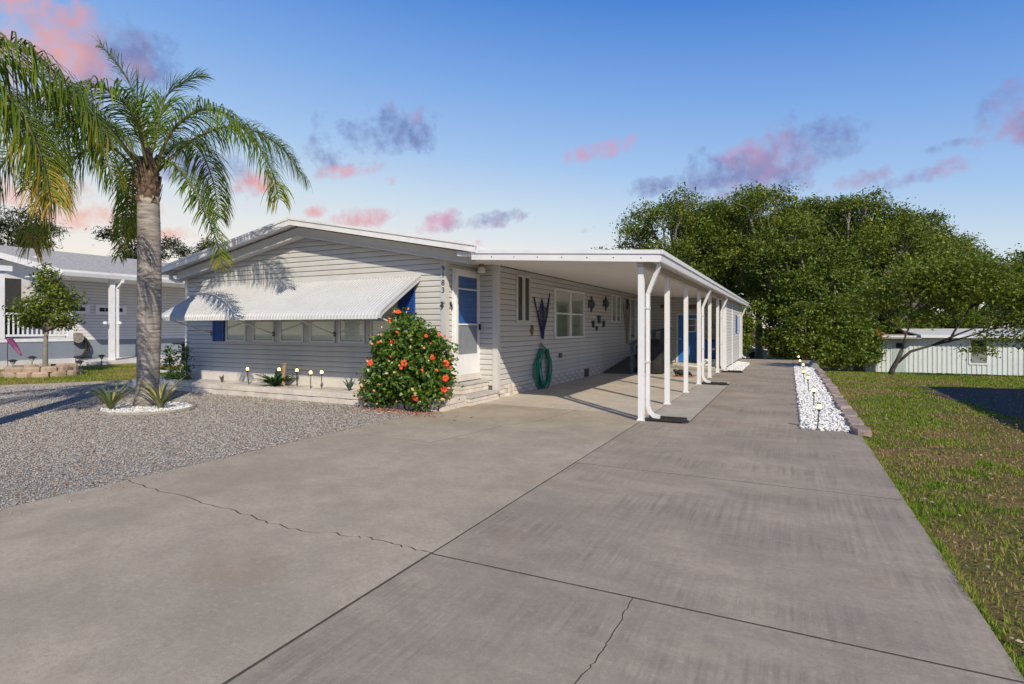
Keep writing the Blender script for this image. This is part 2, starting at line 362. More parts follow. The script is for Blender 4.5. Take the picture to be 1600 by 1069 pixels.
def concrete(name, a, b_, tint, streak=(1, 1, 1), dark=0.6, stain=(0.30, 0.21, 0.14), wet=0.5, broom=0.0):
    m = bpy.data.materials.new(name); m.use_nodes = True; nt = m.node_tree; N = nt.nodes; L = nt.links.new
    p = N['Principled BSDF']; p.inputs['Roughness'].default_value = 0.82; p.inputs['Specular IOR Level'].default_value = 0.25
    g = N.new('ShaderNodeNewGeometry')
    def co(sc_):
        mp = N.new('ShaderNodeMapping'); mp.inputs['Scale'].default_value = sc_; L(g.outputs['Position'], mp.inputs[0]); return mp.outputs[0]
    def nz(s, d=6, r=0.6, sc_=(1, 1, 1)):
        n = N.new('ShaderNodeTexNoise'); n.inputs['Scale'].default_value = s; n.inputs['Detail'].default_value = d; n.inputs['Roughness'].default_value = r
        L(co(sc_), n.inputs['Vector']); return n.outputs[0]
    def mr(f, lo, hi, to=1.0):
        n = N.new('ShaderNodeMapRange'); n.inputs['From Min'].default_value = lo; n.inputs['From Max'].default_value = hi; n.inputs['To Max'].default_value = to; L(f, n.inputs[0]); return n.outputs[0]
    def mx(f, x, y, mode='MIX'):
        n = N.new('ShaderNodeMix'); n.data_type = 'RGBA'; n.blend_type = mode
        if isinstance(f, float): n.inputs[0].default_value = f
        else: L(f, n.inputs[0])
        for i, q in ((6, x), (7, y)):
            if isinstance(q, tuple): n.inputs[i].default_value = (*q, 1)
            else: L(q, n.inputs[i])
        return n.outputs[2]
    c = mx(mr(nz(0.9, 6, 0.65), 0.40, 0.60), a, b_)
    c = mx(mr(nz(3.2, 7, 0.7, streak), 0.46, 0.66, wet), c, tuple(q*dark for q in a))      # weathering streaks
    if broom:     # broom-finish lines down the drive, grimy in patches
        f1 = mr(nz(1.0, 5, 0.7, (26, 0.9, 1)), 0.42, 0.62); f2 = mr(nz(1.0, 5, 0.65, (0.7, 1.5, 1)), 0.42, 0.62)
        mm = N.new('ShaderNodeMath'); mm.operation = 'MULTIPLY'; L(f1, mm.inputs[0]); L(f2, mm.inputs[1]); m2 = N.new('ShaderNodeMath'); m2.operation = 'MULTIPLY'; L(mm.outputs[0], m2.inputs[0]); m2.inputs[1].default_value = broom
        c = mx(m2.outputs[0], c, tuple(q*0.45 for q in a))
    c = mx(mr(nz(0.75, 3), 0.60, 0.72, 0.55), c, stain)                                   # rust-brown stains
    c = mx(mr(nz(5.5, 4), 0.66, 0.76, 0.35), c, tuple(q*1.18 for q in a))
    c = mx(mr(nz(150, 3, 0.7), 0.56, 0.68, 0.5), c, tuple(q*1.45 for q in a))            # exposed aggregate
    c = mx(mr(nz(95, 3, 0.7), 0.60, 0.70, 0.55), c, tuple(q*0.5 for q in a))
    c = mx(mr(nz(11, 9, 0.78), 0.47, 0.66, 0.34), c, tuple(q*0.62 for q in a))             # blotches
    c = mx(mr(nz(34, 6, 0.75), 0.48, 0.64, 0.45), c, tuple(q*0.58 for q in a))
    c = mx(mr(nz(27, 6, 0.75), 0.53, 0.68, 0.32), c, tuple(q*1.3 for q in a))
    vo = N.new('ShaderNodeTexVoronoi'); vo.inputs['Scale'].default_value = 1.7; L(co((1, 1, 1)), vo.inputs['Vector'])
    c = mx(mr(vo.outputs['Distance'], 0.016, 0.009, 0.75), c, (0.05, 0.045, 0.04))        # small dark spots
    L(c, p.inputs['Base Color'])
    bn = N.new('ShaderNodeBump'); bn.inputs['Strength'].default_value = 0.35; bn.inputs['Distance'].default_value = 0.008
    L(nz(110, 5, 0.7, streak), bn.inputs['Height']); L(bn.outputs[0], p.inputs['Normal'])
    return m
CONL = concrete('concrete_left', (0.445, 0.375, 0.285), (0.335, 0.283, 0.217), 1, wet=0.45, dark=.6)
CONR = concrete('concrete_right', (0.39, 0.327, 0.255), (0.29, 0.244, 0.192), 1, streak=(0.6, 1.7, 1), dark=0.55, wet=0.45, broom=0.75)
CONS = concrete('concrete_strip', (0.46, 0.42, 0.36), (0.36, 0.33, 0.285), 1, streak=(0.4, 2, 1))
CONC = concrete('concrete_carport', (0.55, 0.49, 0.41), (0.46, 0.41, 0.345), 1, stain=(0.5, 0.32, 0.2))
drive = struct(obj('driveway', MB().box(-5.63, -7, -0.12, 0.86, 28.0, -0.0016), mat('joint_dirt', (0.085, 0.072, 0.055), (0.05, 0.043, 0.032), 30, 0.95)))
def slab(poly, m, z=0.0, ch=0.0006):
    """paving slab with a small worn chamfer, polygon counter-clockwise"""
    n = len(poly); P = [Vector((p[0], p[1])) for p in poly]; ins = []
    for i in range(n):
        a = (P[i]-P[i-1]).normalized(); b = (P[(i+1) % n]-P[i]).normalized()
        na = Vector((-a.y, a.x)); nb = Vector((-b.y, b.x)); nn = (na+nb); nn = nn/max(0.4, nn.length_squared/2)
        ins.append(P[i] + nn*ch)
    V_ = [(p.x, p.y, -0.05) for p in P] + [(p.x, p.y, z-ch*0.8) for p in P] + [(p.x, p.y, z) for p in ins]
    F = [tuple(range(2*n, 3*n))]
    for k in range(2):
        for i in range(n): F.append((k*n+i, k*n+(i+1) % n, k*n+n+(i+1) % n, k*n+n+i))
    return obj('slab', MB().add(V_, F), m, drive)
def jag(pts, amp, n=9):
    out = [pts[0]]; r = random.Random(3)
    for a, b in zip(pts, pts[1:]):
        for k in range(1, n+1):
            t = k/n; j = amp if k < n else 0
            out.append((a[0]+(b[0]-a[0])*t+r.uniform(-j, j)*0.6, a[1]+(b[1]-a[1])*t+r.uniform(-j, j)))
    return out
g = 0.009
XL, XC, XR = -5.64, -2.06, 0.87
cA = jag([(XL, 3.12), (-5.46, 3.08), (-4.42, 3.0), (-3.89, 2.96), (-3.24, 2.88), (-2.68, 2.99), (-2.41, 3.0), (XC-g, 2.985)], 0.022)
cC = jag([(XL, 6.02), (-5.26, 5.92), (-4.06, 5.81), (-3.9, 6.65), (-3.78, 7.39), (-3.49, 7.91), (-3.39, 8.75), (-3.36, 9.3)], 0.02)
def off(pts, d): return [(x+d*0.4, y+d) for x, y in pts]
slab([(XL, -6.9), (XC-g, -6.9)] + off(cA, -0.006)[::-1], CONL, 0.0, 0.0005)
topL = [(XC-g, 9.3)]
slab(off(cA, 0.006) + [(XC-g, 9.3)] + [(x+0.007, y-0.006) for x, y in cC][::-1], CONL, 0.0, 0.0005)
slab([(x-0.007, y+0.006) for x, y in cC] + [(XL, 9.3)], CONL, 0.0, 0.0005)
cB = jag([(-0.75, 2.97-g), (-0.75, 2.61), (-0.755, 2.35), (-0.785, 2.14), (-0.80, 1.2), (-0.7, -6.9)], 0.012)
slab([(XC+g, -6.9), (-0.703, -6.9)] + [(x-0.0035, y) for x, y in cB[::-1][1:]] + [(XC+g, 2.97-g)], CONR, 0.0, 0.0005)
slab([(-0.697, -6.9), (XR, -6.9), (XR, 2.97-g)] + [(x+0.0035, y) for x, y in cB[:-1]], CONR, 0.0, 0.0005)
def rect(x0, y0, x1, y1): return [(x0, y0), (x1, y0), (x1, y1), (x0, y1)]
slab(rect(XC+g, 2.97+g, XR, 5.66-g), CONR, 0.0)
slab(rect(XC+g, 5.66+g, XR, 8.93-g), CONR, 0.002)
slab(rect(XC+g, 8.93+g, -1.37-g, 15.9), CONS, 0.003)
slab(rect(-1.37+g, 8.93+g, 0.14, 12.4-g), CONR, 0.0)
slab(rect(-1.37+g, 12.4+g, 0.14, 15.9), CONR, 0.001)
slab(rect(XC+g, 15.9+2*g, 0.14, 22-g), CONR, 0.0)
slab(rect(XC+g, 22+g, 0.14, 27.9), CONR, 0.002)
slab(rect(0.14+2*g, 23.3, XR, 27.9), CONR, 0.0)
slab(rect(-5.36, 9.3+g, XC-g, 13.9-g), CONC, 0.0)
slab(rect(-5.36, 13.9+g, XC-g, 18.4-g), CONC, 0.0015)
slab(rect(-5.36, 18.4+g, XC-g, 22.4), CONC, 0.0)

# ------------------------------------------------------------------ the mobile home
HX0, HX1, HXF, HY0, HYB, HY1 = -13.54, -5.35, -5.83, 8.88, 10.06, 22.3
RX, RS, RZ = -9.43, 0.188, 3.75               # ridge x, slope, top height
def roof_z(x): return RZ - RS*abs(x-RX)
home = thing('mobile_home', 'light grey sided mobile home with low gable, ribbed awning and long carport side', 'house', (-9.4, 15.0, 0))
PROF = [(0.0, 0.0), (0.019, 0.0), (0.0205, 0.007), (0.015, 0.070), (0.010, 0.080), (0.008, 0.098), (0.0, 0.098)]   # dutch lap: (stand-off, height)
def siding(parent, axis_, plane, sgn, a0, a1, z0, z1, m=SIDING, cut=None, h=0.108):
    """courses of lap siding, one object each. axis_ 'x': wall runs along x at y=plane, facing sgn*y; 'y': runs along y at x=plane facing sgn*x"""
    z = z0; k = h/0.109
    cache = {}
    while z < z1-0.02:
        lo = (a0, a1); hi = (a0, a1)
        if cut: lo = cut(z); hi = cut(z+h)
        if lo[1]-lo[0] < 0.1: break
        if hi[1] < hi[0]: mid = (lo[0]+lo[1])/2; hi = (mid, mid)
        key = (round(lo[0], 3), round(lo[1], 3), round(hi[0], 3), round(hi[1], 3))
        if key not in cache:
            V_ = []; F = []; n = len(PROF)
            for e in (0, 1):
                for d, q in PROF:
                    t = q/0.109; a = lo[e]*(1-t)+hi[e]*t
                    V_.append((a, sgn*d, q*k) if axis_ == 'x' else (sgn*d, a, q*k))
            for i in range(n): F.append((i, (i+1) % n, n+(i+1) % n, n+i))
            F += [tuple(range(n)), tuple(range(2*n-1, n-1, -1))]
            me = bpy.data.meshes.new('siding_board'); me.from_pydata(V_, [], F)
            import bmesh
            bm = bmesh.new(); bm.from_mesh(me); bmesh.ops.recalc_face_normals(bm, faces=bm.faces); bm.to_mesh(me); bm.free()
            cache[key] = me
        link('siding_board', cache[key], m, parent, loc=((0, plane, z) if axis_ == 'x' else (plane, 0, z)))
        z += h
WALLC = mat('wall_backing', (0.15, 0.145, 0.14), None, 3, 0.9)  # coloured dark so gaps between siding courses read as shadow lines
zr0 = 0.10
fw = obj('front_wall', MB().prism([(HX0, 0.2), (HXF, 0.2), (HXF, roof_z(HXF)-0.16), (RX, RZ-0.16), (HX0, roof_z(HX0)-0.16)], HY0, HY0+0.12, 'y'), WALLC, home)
def gcut(z):
    zl = RZ - 0.20
    w = (zl - z)/RS
    return (max(HX0+0.06, RX-w), min(HXF-0.09, RX+w))
siding(fw, 'x', HY0, -1, HX0, HXF, 0.41, 3.5, cut=gcut)
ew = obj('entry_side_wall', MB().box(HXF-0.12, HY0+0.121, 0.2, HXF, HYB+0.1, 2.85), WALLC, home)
siding(ew, 'y', HXF, 1, HY0+0.09, HYB-0.002, 0.41, 2.78)
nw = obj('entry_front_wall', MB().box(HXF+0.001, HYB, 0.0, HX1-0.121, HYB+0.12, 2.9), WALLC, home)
siding(nw, 'x', HYB, -1, HXF+0.02, HX1-0.08, 0.26, 2.85)
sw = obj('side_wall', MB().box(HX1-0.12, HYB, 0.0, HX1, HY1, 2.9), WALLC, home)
siding(sw, 'y', HX1, 1, HYB+0.08, HY1-0.002, 0.26, 2.7, h=0.112)
obj('left_wall', MB().box(HX0, HY0+0.121, 0.0, HX0+0.12, HY1, 2.85), SIDING, home)
obj('rear_wall', MB().box(HX0+0.121, HY1, 0.0, HX1-0.121, HY1+0.12, 2.9), SIDING, home)
# corner boards
ct = MB(); ct.box(HXF-0.09, HY0-0.03, 0.41, HXF+0.03, HY0-0.001, 2.86); ct.box(HXF+0.001, HY0-0.001, 0.41, HXF+0.03, HY0+0.085, 2.86); obj('corner_board', ct, TRIM, home)
ct = MB(); ct.box(HX1-0.09, HYB-0.03, 0.17, HX1+0.03, HYB-0.001, 2.76); ct.box(HX1+0.001, HYB-0.001, 0.17, HX1+0.03, HYB+0.085, 2.74); obj('corner_board', ct, TRIM, home)
ct = MB(); ct.box(HX0-0.03, HY0-0.03, 0.2, HX0+0.06, HY0-0.001, 2.86); obj('corner_board', ct, WHITE, home)
obj('bottom_rail', MB().box(HX0+0.06, HY0-0.026, 0.385, HXF-0.09, HY0-0.001, 0.409), WHITE, home)
# rough skirt under the front
sk = MB().box(HX0, HY0-0.02, 0.0, HXF+0.02, HY0-0.003, 0.384); obj('skirt', sk, SKIRT, home)
# brick base along the side wall
bb = obj('base_course', MB().box(HX1+0.001, HYB+0.09, -0.02, HX1+0.012, HY1, 0.255), MORTAR, home)
bme = MB().box(0, -0.19, -0.039, 0.03, 0.19, 0.039, 0.004).mesh('brick')
for r_ in range(3):
    y = HYB + 0.30 - (0.2 if r_ % 2 else 0)
    while y < HY1-0.2:
        link('brick', bme, BRICKW, bb, loc=(HX1+0.012+random.uniform(0, .004), y, 0.042+r_*0.086)); y += 0.395
# lattice vent and dark foundation vent in the base
lv = MB()
for i in range(4):
    for s_ in (1, -1):
        a = 0.03+i*0.062; lv.rect_tube([(HX1+0.05, 10.52, a), (HX1+0.05, 10.70, a+s_*0.0+0.05*s_)], 0.012, 0.02, (1, 0, 0))
lv.box(HX1+0.042, 10.50, 0.0, HX1+0.06, 10.52, 0.27); lv.box(HX1+0.042, 10.70, 0.0, HX1+0.06, 10.72, 0.27)
obj('lattice_vent', lv, BRICKW, home)
obj('foundation_vent', MB().box(HX1+0.04, 15.35, 0.02, HX1+0.062, 15.72, 0.25, 0.004), mat('rust_vent', (0.09, 0.07, 0.06), None, 9, 0.7), home)

# roof: two planes, fascia on the rakes, soffit, frieze
def slope_poly(x0, x1, top, thick): return [(x0, roof_z(x0)+top-thick), (x1, roof_z(x1)+top-thick), (x1, roof_z(x1)+top), (x0, roof_z(x0)+top)]
RY0, RYB = 8.42, 23.0
roof = obj('roof', MB().prism([(-13.92, roof_z(-13.92)-0.07), (RX, RZ-0.07), (-4.95, roof_z(-4.95)-0.07), (-4.95, roof_z(-4.95)), (RX, RZ), (-13.92, roof_z(-13.92))], RY0+0.02, RYB, 'y'), ROOFW, home)
sm = MB()
for i in range(24):
    y = RY0+0.35+i*0.6
    sm.prism([(-13.9, roof_z(-13.9)+0.001), (RX, RZ+0.001), (-4.96, roof_z(-4.96)+0.001), (-4.96, roof_z(-4.96)+0.028), (RX, RZ+0.028), (-13.9, roof_z(-13.9)+0.028)], y, y+0.04, 'y')
obj('roof_seam', sm, ROOFW, roof)
for x0, x1 in ((-13.96, RX), (RX, -4.90)):
    xa, xb = (x0, x1)
    fa = obj('rake_fascia', MB().prism(slope_poly(xa, xb, 0.012, 0.145), RY0-0.012, RY0+0.018, 'y'), WHITE, home)
    obj('drip_edge', MB().prism(slope_poly(xa, xb, 0.028, 0.05), RY0-0.03, RY0-0.0125, 'y'), WHITE, fa)
    xi = (-13.62, RX) if x0 < -10 else (RX, -5.15)
    obj('frieze_board', MB().prism(slope_poly(xi[0], xi[1], -0.14, 0.17), HY0-0.21, HY0-0.032, 'y'), TRIM, home)
    obj('frieze_lip', MB().prism(slope_poly(xi[0], xi[1], -0.311, 0.035), HY0-0.235, HY0-0.032, 'y'), TRIM, home)
    obj('rake_soffit', MB().prism(slope_poly(xi[0], xi[1], -0.075, 0.012), RY0+0.02, HY0-0.035, 'y'), SOFFIT, home)
# left eave gutter with its little end elbow
gt = MB().box(-14.0, RY0-0.01, 2.77, -13.86, RYB, 2.87); obj('gutter', gt, WHITE, home)
obj('gutter_elbow', MB().rect_tube([(-13.90, HY0-0.18, 2.77), (-13.90, HY0-0.18, 2.68), (-13.72, HY0-0.12, 2.60), (-13.60, HY0-0.1, 2.60)], 0.07, 0.06, (0, 1, 0)), WHITE, home)
obj('right_eave_trim', MB().box(-4.985, RY0, 2.775, -4.90, RY0+0.9, 2.885), WHITE, home)
obj('entry_soffit', MB().box(HXF+0.0, HY0-0.2, 2.74, -4.97, HYB-0.01, 2.765), SOFFIT, home)

# front windows with blinds, grey panels between, blue shutters
def fwindow(x0, x1, z0, z1, y):
    w = thing('x', '', '') if False else None
    f = MB(); t = 0.035
    f.box(x0, y-0.06, z0, x0+t, y-0.0185, z1); f.box(x1-t, y-0.06, z0, x1, y-0.0185, z1)
    f.box(x0+t, y-0.06, z0, x1-t, y-0.0185, z0+t); f.box(x0+t, y-0.06, z1-t, x1-t, y-0.0185, z1)
    f.box(x0+t, y-0.0193, z0+t, x1-t, y-0.0187, z1-t)
    wi = obj('window', f, WHITE, home)
    bl = MB(); z = z0+t+0.02
    while z < z1-t-0.02:
        bl.add([(x0+t+.005, y-0.034, z), (x1-t-.005, y-0.034, z), (x1-t-.005, y-0.024, z+0.044), (x0+t+.005, y-0.024, z+0.044)], [(0, 1, 2, 3)]); z += 0.058
    obj('blind', bl, BLIND, wi)
    obj('pane', MB().box(x0+t, y-0.048, z0+t, x1-t, y-0.045, z1-t), GLASS, wi)
    return wi
WZ0, WZ1 = 1.13, 2.30
wx = [(-12.0, -11.31), (-11.07, -10.38), (-10.19, -9.47), (-9.28, -8.56), (-8.45, -7.75), (-7.60, -6.93)]
for a, b in wx: fwindow(a, b, WZ0, WZ1, HY0)
for (a, b), (c_, d_) in zip(wx, wx[1:]):
    pn = obj('window_panel', MB().box(b+0.01, HY0-0.035, WZ0, c_-0.01, HY0-0.0195, WZ1), TRIM, home)
    pl = MB()
    for k in range(10): pl.box(b+0.012, HY0-0.042, WZ0+0.02+k*0.115, c_-0.012, HY0-0.036, WZ0+0.10+k*0.115)
    obj('lap', pl, TRIM, pn)
obj('window_sill', MB().box(-12.02, HY0-0.075, WZ0-0.035, -6.9, HY0-0.0195, WZ0-0.002), TRIM, home)
def shutter(x0, x1):
    s_ = obj('shutter', MB().box(x0, HY0-0.045, WZ0-0.01, x1, HY0-0.0195, 2.34), BLUE, home)
    lo = MB(); n = 26
    for k in range(n):
        z = WZ0+0.05+k*0.043
        lo.add([(x0+0.05, HY0-0.047, z), (x1-0.05, HY0-0.047, z), (x1-0.05, HY0-0.058, z+0.012), (x0+0.05, HY0-0.058, z+0.012), (x1-0.05, HY0-0.047, z+0.036), (x0+0.05, HY0-0.047, z+0.036)], [(0, 1, 2, 3), (3, 2, 4, 5)])
    lo.box(x0, HY0-0.06, WZ0-0.01, x0+0.048, HY0-0.046, 2.34); lo.box(x1-0.048, HY0-0.06, WZ0-0.01, x1, HY0-0.046, 2.34)
    obj('louvre', lo, BLUE, s_)
shutter(-12.48, -12.08); shutter(-6.89, -6.51)
# house number on the corner board, top to bottom
def text_mesh(body, size, ext=0.004):
    cu = bpy.data.curves.new('number', 'FONT'); cu.body = body; cu.size = size; cu.extrude = ext; cu.align_x = 'CENTER'
    o = bpy.data.objects.new('number', cu); C.objects.link(o)
    me = bpy.data.meshes.new_from_object(o.evaluated_get(bpy.context.evaluated_depsgraph_get()))
    bpy.data.objects.remove(o); return me
for ch, z in (('9', 2.52), ('1', 2.395), ('8', 2.25), ('3', 2.11)):
    link('house_number', text_mesh(ch, 0.15), BLACKM, home, loc=(HXF-0.03, HY0-0.034, z), rot=(R(90), 0, 0))
# small black metal lizards beside the number and door
def lizard(loc, rot, label):
    mb = MB(); mb.tube([(0, 0, -.09), (0.02, 0, -.05), (0, 0, 0), (-.01, 0, .05), (0, 0, .085)], [.004, .010, .018, .014, .006], 6)
    for s_ in (-1, 1):
        for zz_ in (-.02, .04): mb.tube([(0, 0, zz_), (s_*.035, 0, zz_+.015), (s_*.045, 0, zz_+.035)], [.007, .006, .004], 5)
    return tag(obj('lizard_ornament', mb, BLACKM, smooth=True, loc=loc, rot=rot), label, 'ornament', 'lizards by the front door')
lizard((HXF-0.045, HY0-0.045, 1.87), (0, 0.3, 0), 'small black metal lizard on the corner board under the house number')
lizard((HXF+0.045, HY0+0.14, 1.87), (0, -0.3, R(90)), 'small black metal lizard between the corner board and the screen door')

# screen door with blue inner door behind
sdr = obj('door', MB().box(HXF+0.02, 9.17, 0.53, HXF+0.035, 10.02, 2.50), BLUED, home)
sdr['label'] = 'blue front door behind a white framed screen door'
f = MB(); x0, x1 = HXF+0.05, HXF+0.085
f.box(x0, 9.13, 0.52, x1, 9.21, 2.55); f.box(x0, 9.97, 0.52, x1, 10.05, 2.55); f.box(x0, 9.21, 2.46, x1, 9.97, 2.55)
f.box(x0, 9.21, 0.52, x1, 9.97, 0.92); f.box(x0, 9.21, 1.50, x1, 9.97, 1.53); f.box(x0, 9.21, 2.20, x1, 9.97, 2.225)
obj('screen_door_frame', f, WHITE, sdr)
obj('pane', MB().box(HXF+0.062, 9.21, 1.53, HXF+0.066, 9.97, 2.2), GLASSD, sdr); obj('pane', MB().box(HXF+0.062, 9.21, 2.225, HXF+0.066, 9.97, 2.46), GLASSD, sdr)
obj('pane', MB().box(HXF+0.062, 9.21, 0.92, HXF+0.066, 9.97, 1.5), mat('screen_grey', (0.22, 0.24, 0.28), None, 8, 0.4), sdr)
obj('handle', MB().box(HXF+0.086, 9.99, 1.40, HXF+0.12, 10.03, 1.52, 0.006), BLACKM, sdr)
fr = MB(); fr.box(HXF+0.019, 9.08, 0.5, HXF+0.06, 9.125, 2.6); fr.box(HXF+0.019, 9.125, 2.555, HXF+0.06, HYB-0.001, 2.6); obj('door_frame', fr, WHITE, home)
obj('threshold', MB().box(HXF+0.019, 9.12, 0.40, HXF+0.12, 10.05, 0.515, 0.005), SKIRT, home)
pl_ = MB().lathe([(0.03, 0), (0.05, 0.02), (0.05, 0.05), (0.02, 0.07)], (HX1-0.25, HYB-0.2, 2.69)); lamp = obj('porch_lamp', pl_, mat('brass', (0.35, 0.2, 0.07), None, 8, 0.4, metal=0.6), home)
obj('lamp_shade', MB().lathe([(0.09, 0), (0.095, 0.02), (0.075, 0.08), (0.04, 0.12), (0.03, 0.13)], (HX1-0.25, HYB-0.2, 2.56)), mat('milk_glass', (0.75, 0.72, 0.66), None, 8, 0.25), lamp, smooth=True)

# side wall windows
def swindow(y0, y1, z0, z1, nx_=2, nz_=2, back=CURTAIN, frame=WHITE, t=0.04, name='window'):
    X = HX1+0.0185; f = MB()
    f.box(X, y0, z0, X+0.045, y0+t, z1); f.box(X, y1-t, z0, X+0.045, y1, z1); f.box(X, y0+t, z0, X+0.045, y1-t, z0+t); f.box(X, y0+t, z1-t, X+0.045, y1-t, z1)
    for i in range(1, nx_):
        c_ = y0+(y1-y0)*i/nx_; f.box(X+0.002, c_-t*0.9, z0+t, X+0.050, c_+t*0.9, z1-t)
    for j in range(1, nz_):
        c_ = z0+(z1-z0)*j/nz_; f.box(X+0.004, y0+t, c_-0.018, X+0.048, y1-t, c_+0.022)
    wi = obj(name, f, frame, home)
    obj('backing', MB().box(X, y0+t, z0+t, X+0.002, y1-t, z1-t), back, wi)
    obj('pane', MB().box(X+0.022, y0+t, z0+t, X+0.025, y1-t, z1-t), GLASSW, wi)
    return wi
GREEN_REFL = mat('green_reflection', (0.52, 0.60, 0.48), (0.46, 0.55, 0.45), 5, 0.6)  # tree reflections painted as a green backing behind the side window
w_ = swindow(13.08, 15.32, 1.17, 2.46, 2, 2, GREEN_REFL, t=0.05)
cu = MB()
for y0, y1 in ((13.14, 14.15), (14.25, 15.26)):
    X = HX1+0.024
    cu.box(X, y0, 2.02, X+0.004, y1, 2.41)      # valance
    for s_ in (0, 1):
        ya = y0 if s_ == 0 else y1; dr = 1 if s_ == 0 else -1
        cu.add([(X+0.006, ya, 1.22), (X+0.006, ya+dr*0.16, 1.22), (X+0.009, ya+dr*0.22, 1.6), (X+0.009, ya+dr*0.30, 2.03), (X+0.006, ya, 2.03)], [(0, 1, 2, 3, 4) if dr > 0 else (4, 3, 2, 1, 0)])
obj('curtain', cu, CURTAIN, w_)
w2 = swindow(18.15, 19.2, 1.62, 2.56, 2, 1, CURTAIN, t=0.04)
obj('blue_valance', MB().box(HX1+0.024, 18.2, 1.70, HX1+0.03, 19.15, 1.83), mat('blue_cloth', (0.03, 0.12, 0.25), None, 8, 0.8), w2)
swindow(20.55, 22.2, 1.0, 2.56, 2, 2, CURTAIN, t=0.05)
BRONZE = mat('dark_screen', (0.05, 0.043, 0.033), (0.04, 0.036, 0.03), 6, 0.5)
for a, b in ((10.9, 11.22), (11.26, 11.58)):
    f = MB(); X = HX1+0.0185
    f.box(X, a, 1.56, X+0.04, a+0.045, 2.62); f.box(X, b-0.045, 1.56, X+0.04, b, 2.62); f.box(X, a+.045, 1.56, X+0.04, b-.045, 1.61); f.box(X, a+.045, 2.57, X+0.04, b-.045, 2.62)
    v_ = obj('slot_window', f, TRIM, home); obj('screen', MB().box(X, a+.045, 1.61, X+0.02, b-.045, 2.57), BRONZE, v_)
obj('outlet_box', MB().box(HX1+0.018, 13.42, 0.67, HX1+0.07, 13.56, 0.79, 0.01), mat('outlet_grey', (0.10, 0.10, 0.10), None, 9, 0.5), home)

# ------------------------------------------------------------------ awning over the front windows
aw = thing('awning', 'white ribbed metal awning over the row of front windows', 'awning', (-9.5, 8.2, 1.6))
path = [(8.84, 2.44), (8.5, 2.235), (8.15, 2.02), (7.85, 1.835), (7.74, 1.765), (7.68, 1.72), (7.645, 1.67), (7.635, 1.60)]
AX0, AX1, pitch = -12.55, -6.42, 0.078
nr = int((AX1-AX0)/pitch); P6 = [(0, 0), (0.15, 0.3), (0.3, 1), (0.62, 1), (0.78, 0.3)]
V_ = []; cols = []
for i in range(nr+1):
    for t, h in P6 if i < nr else P6[:1]:
        cols.append((AX0+(i+t)*(AX1-AX0)/nr, h))
np_ = len(path)
for x, h in cols:
    for j, (y, z) in enumerate(path):
        a = path[max(0, j-1)]; b = path[min(np_-1, j+1)]; ty, tz = b[0]-a[0], b[1]-a[1]; l = math.hypot(ty, tz)
        ny_, nz_ = tz/l, -ty/l
        V_.append((x, y+ny_*h*0.022, z+nz_*h*0.022))
F = [(i*np_+j, i*np_+j+1, (i+1)*np_+j+1, (i+1)*np_+j) for i in range(len(cols)-1) for j in range(np_-1)]
AWM = mat('awning_metal', (0.52, 0.52, 0.53), (0.48, 0.48, 0.49), 2, 0.38, spec=0.5)
obj('ribbed_sheet', MB().add(V_, F), AWM, aw)
hb = MB().box(AX0-0.02, 8.80, 2.425, AX1+0.02, HY0-0.019, 2.475, 0.006); obj('wall_rail', hb, TRIM, aw)
for x in (AX0-0.05, AX1+0.015):
    for q in (0, 1):
        e = MB(); xs_ = x + (0.0 if q == 0 else (-0.09 if x > -9 else 0.09))
        pts = [(xs_+0.02, y, z+0.018) for y, z in path]; e.rect_tube(pts, 0.045, 0.02, (1, 0, 0)); obj('end_rib', e, AWM, aw)
    e = MB(); pts = [(x+0.02, y, z-0.03) for y, z in path[:-1]]; e.rect_tube(pts, 0.012, 0.09, (1, 0, 0)); obj('side_flange', e, AWM, aw)
for x in (-12.52, -10.38, -8.56, -6.5):
    ar = MB().tube([(x, HY0-0.05, 1.30), (x, 7.72, 1.66)], 0.018, 8); arm = obj('support_arm', ar, WHITE, aw)
    obj('wall_bracket', MB().box(x-0.03, HY0-0.07, 1.26, x+0.03, HY0-0.0595, 1.36), BLACKM, arm)

# ------------------------------------------------------------------ carport
cp = thing('carport', 'long white carport roof on square posts along the house side', 'carport', (-3.5, 18.0, 0))
CY0, CY1, CXO = 8.46, 28.5, -1.77
def cz(x): return 2.815 + (x+5.34)*(-0.062)
obj('roof_sheet', MB().prism([(-5.33, cz(-5.33)-0.05), (CXO+0.02, cz(CXO)-0.05), (CXO+0.02, cz(CXO)), (-5.33, cz(-5.33))], CY0+0.02, CY1, 'y'), ROOFW, cp)
so = MB(); y = CY0+0.06
sof = obj('soffit', MB().prism([(-5.32, cz(-5.32)-0.075), (CXO-0.02, cz(CXO)-0.075), (CXO-0.02, cz(CXO)-0.052), (-5.32, cz(-5.32)-0.052)], CY0+0.025, CY1-0.05, 'y'), SOFFIT, cp)
rb = MB(); i = 0
while y < CY1-0.2:
    rb.prism([(-5.30, cz(-5.3)-0.092), (CXO-0.04, cz(CXO)-0.092), (CXO-0.04, cz(CXO)-0.0752), (-5.30, cz(-5.3)-0.0752)], y, y+0.018, 'y'); y += 0.152
ribs = stuff(obj('soffit_rib', rb, SOFFIT, sof))
zt = lambda x: cz(x)+0.015
fr_ = obj('front_fascia', MB().prism([(-5.0, zt(-5)-0.165), (CXO+0.03, zt(CXO)-0.175), (CXO+0.03, zt(CXO)), (-5.0, zt(-5))], CY0-0.015, CY0+0.018, 'y'), WHITEM, cp)
obj('fascia_lip', MB().prism([(-5.0, zt(-5)-0.055), (CXO+0.055, zt(CXO)-0.055), (CXO+0.055, zt(CXO)+0.006), (-5.0, zt(-5)+0.006)], CY0-0.035, CY0-0.0155, 'y'), WHITEM, fr_)
sc_ = MB()
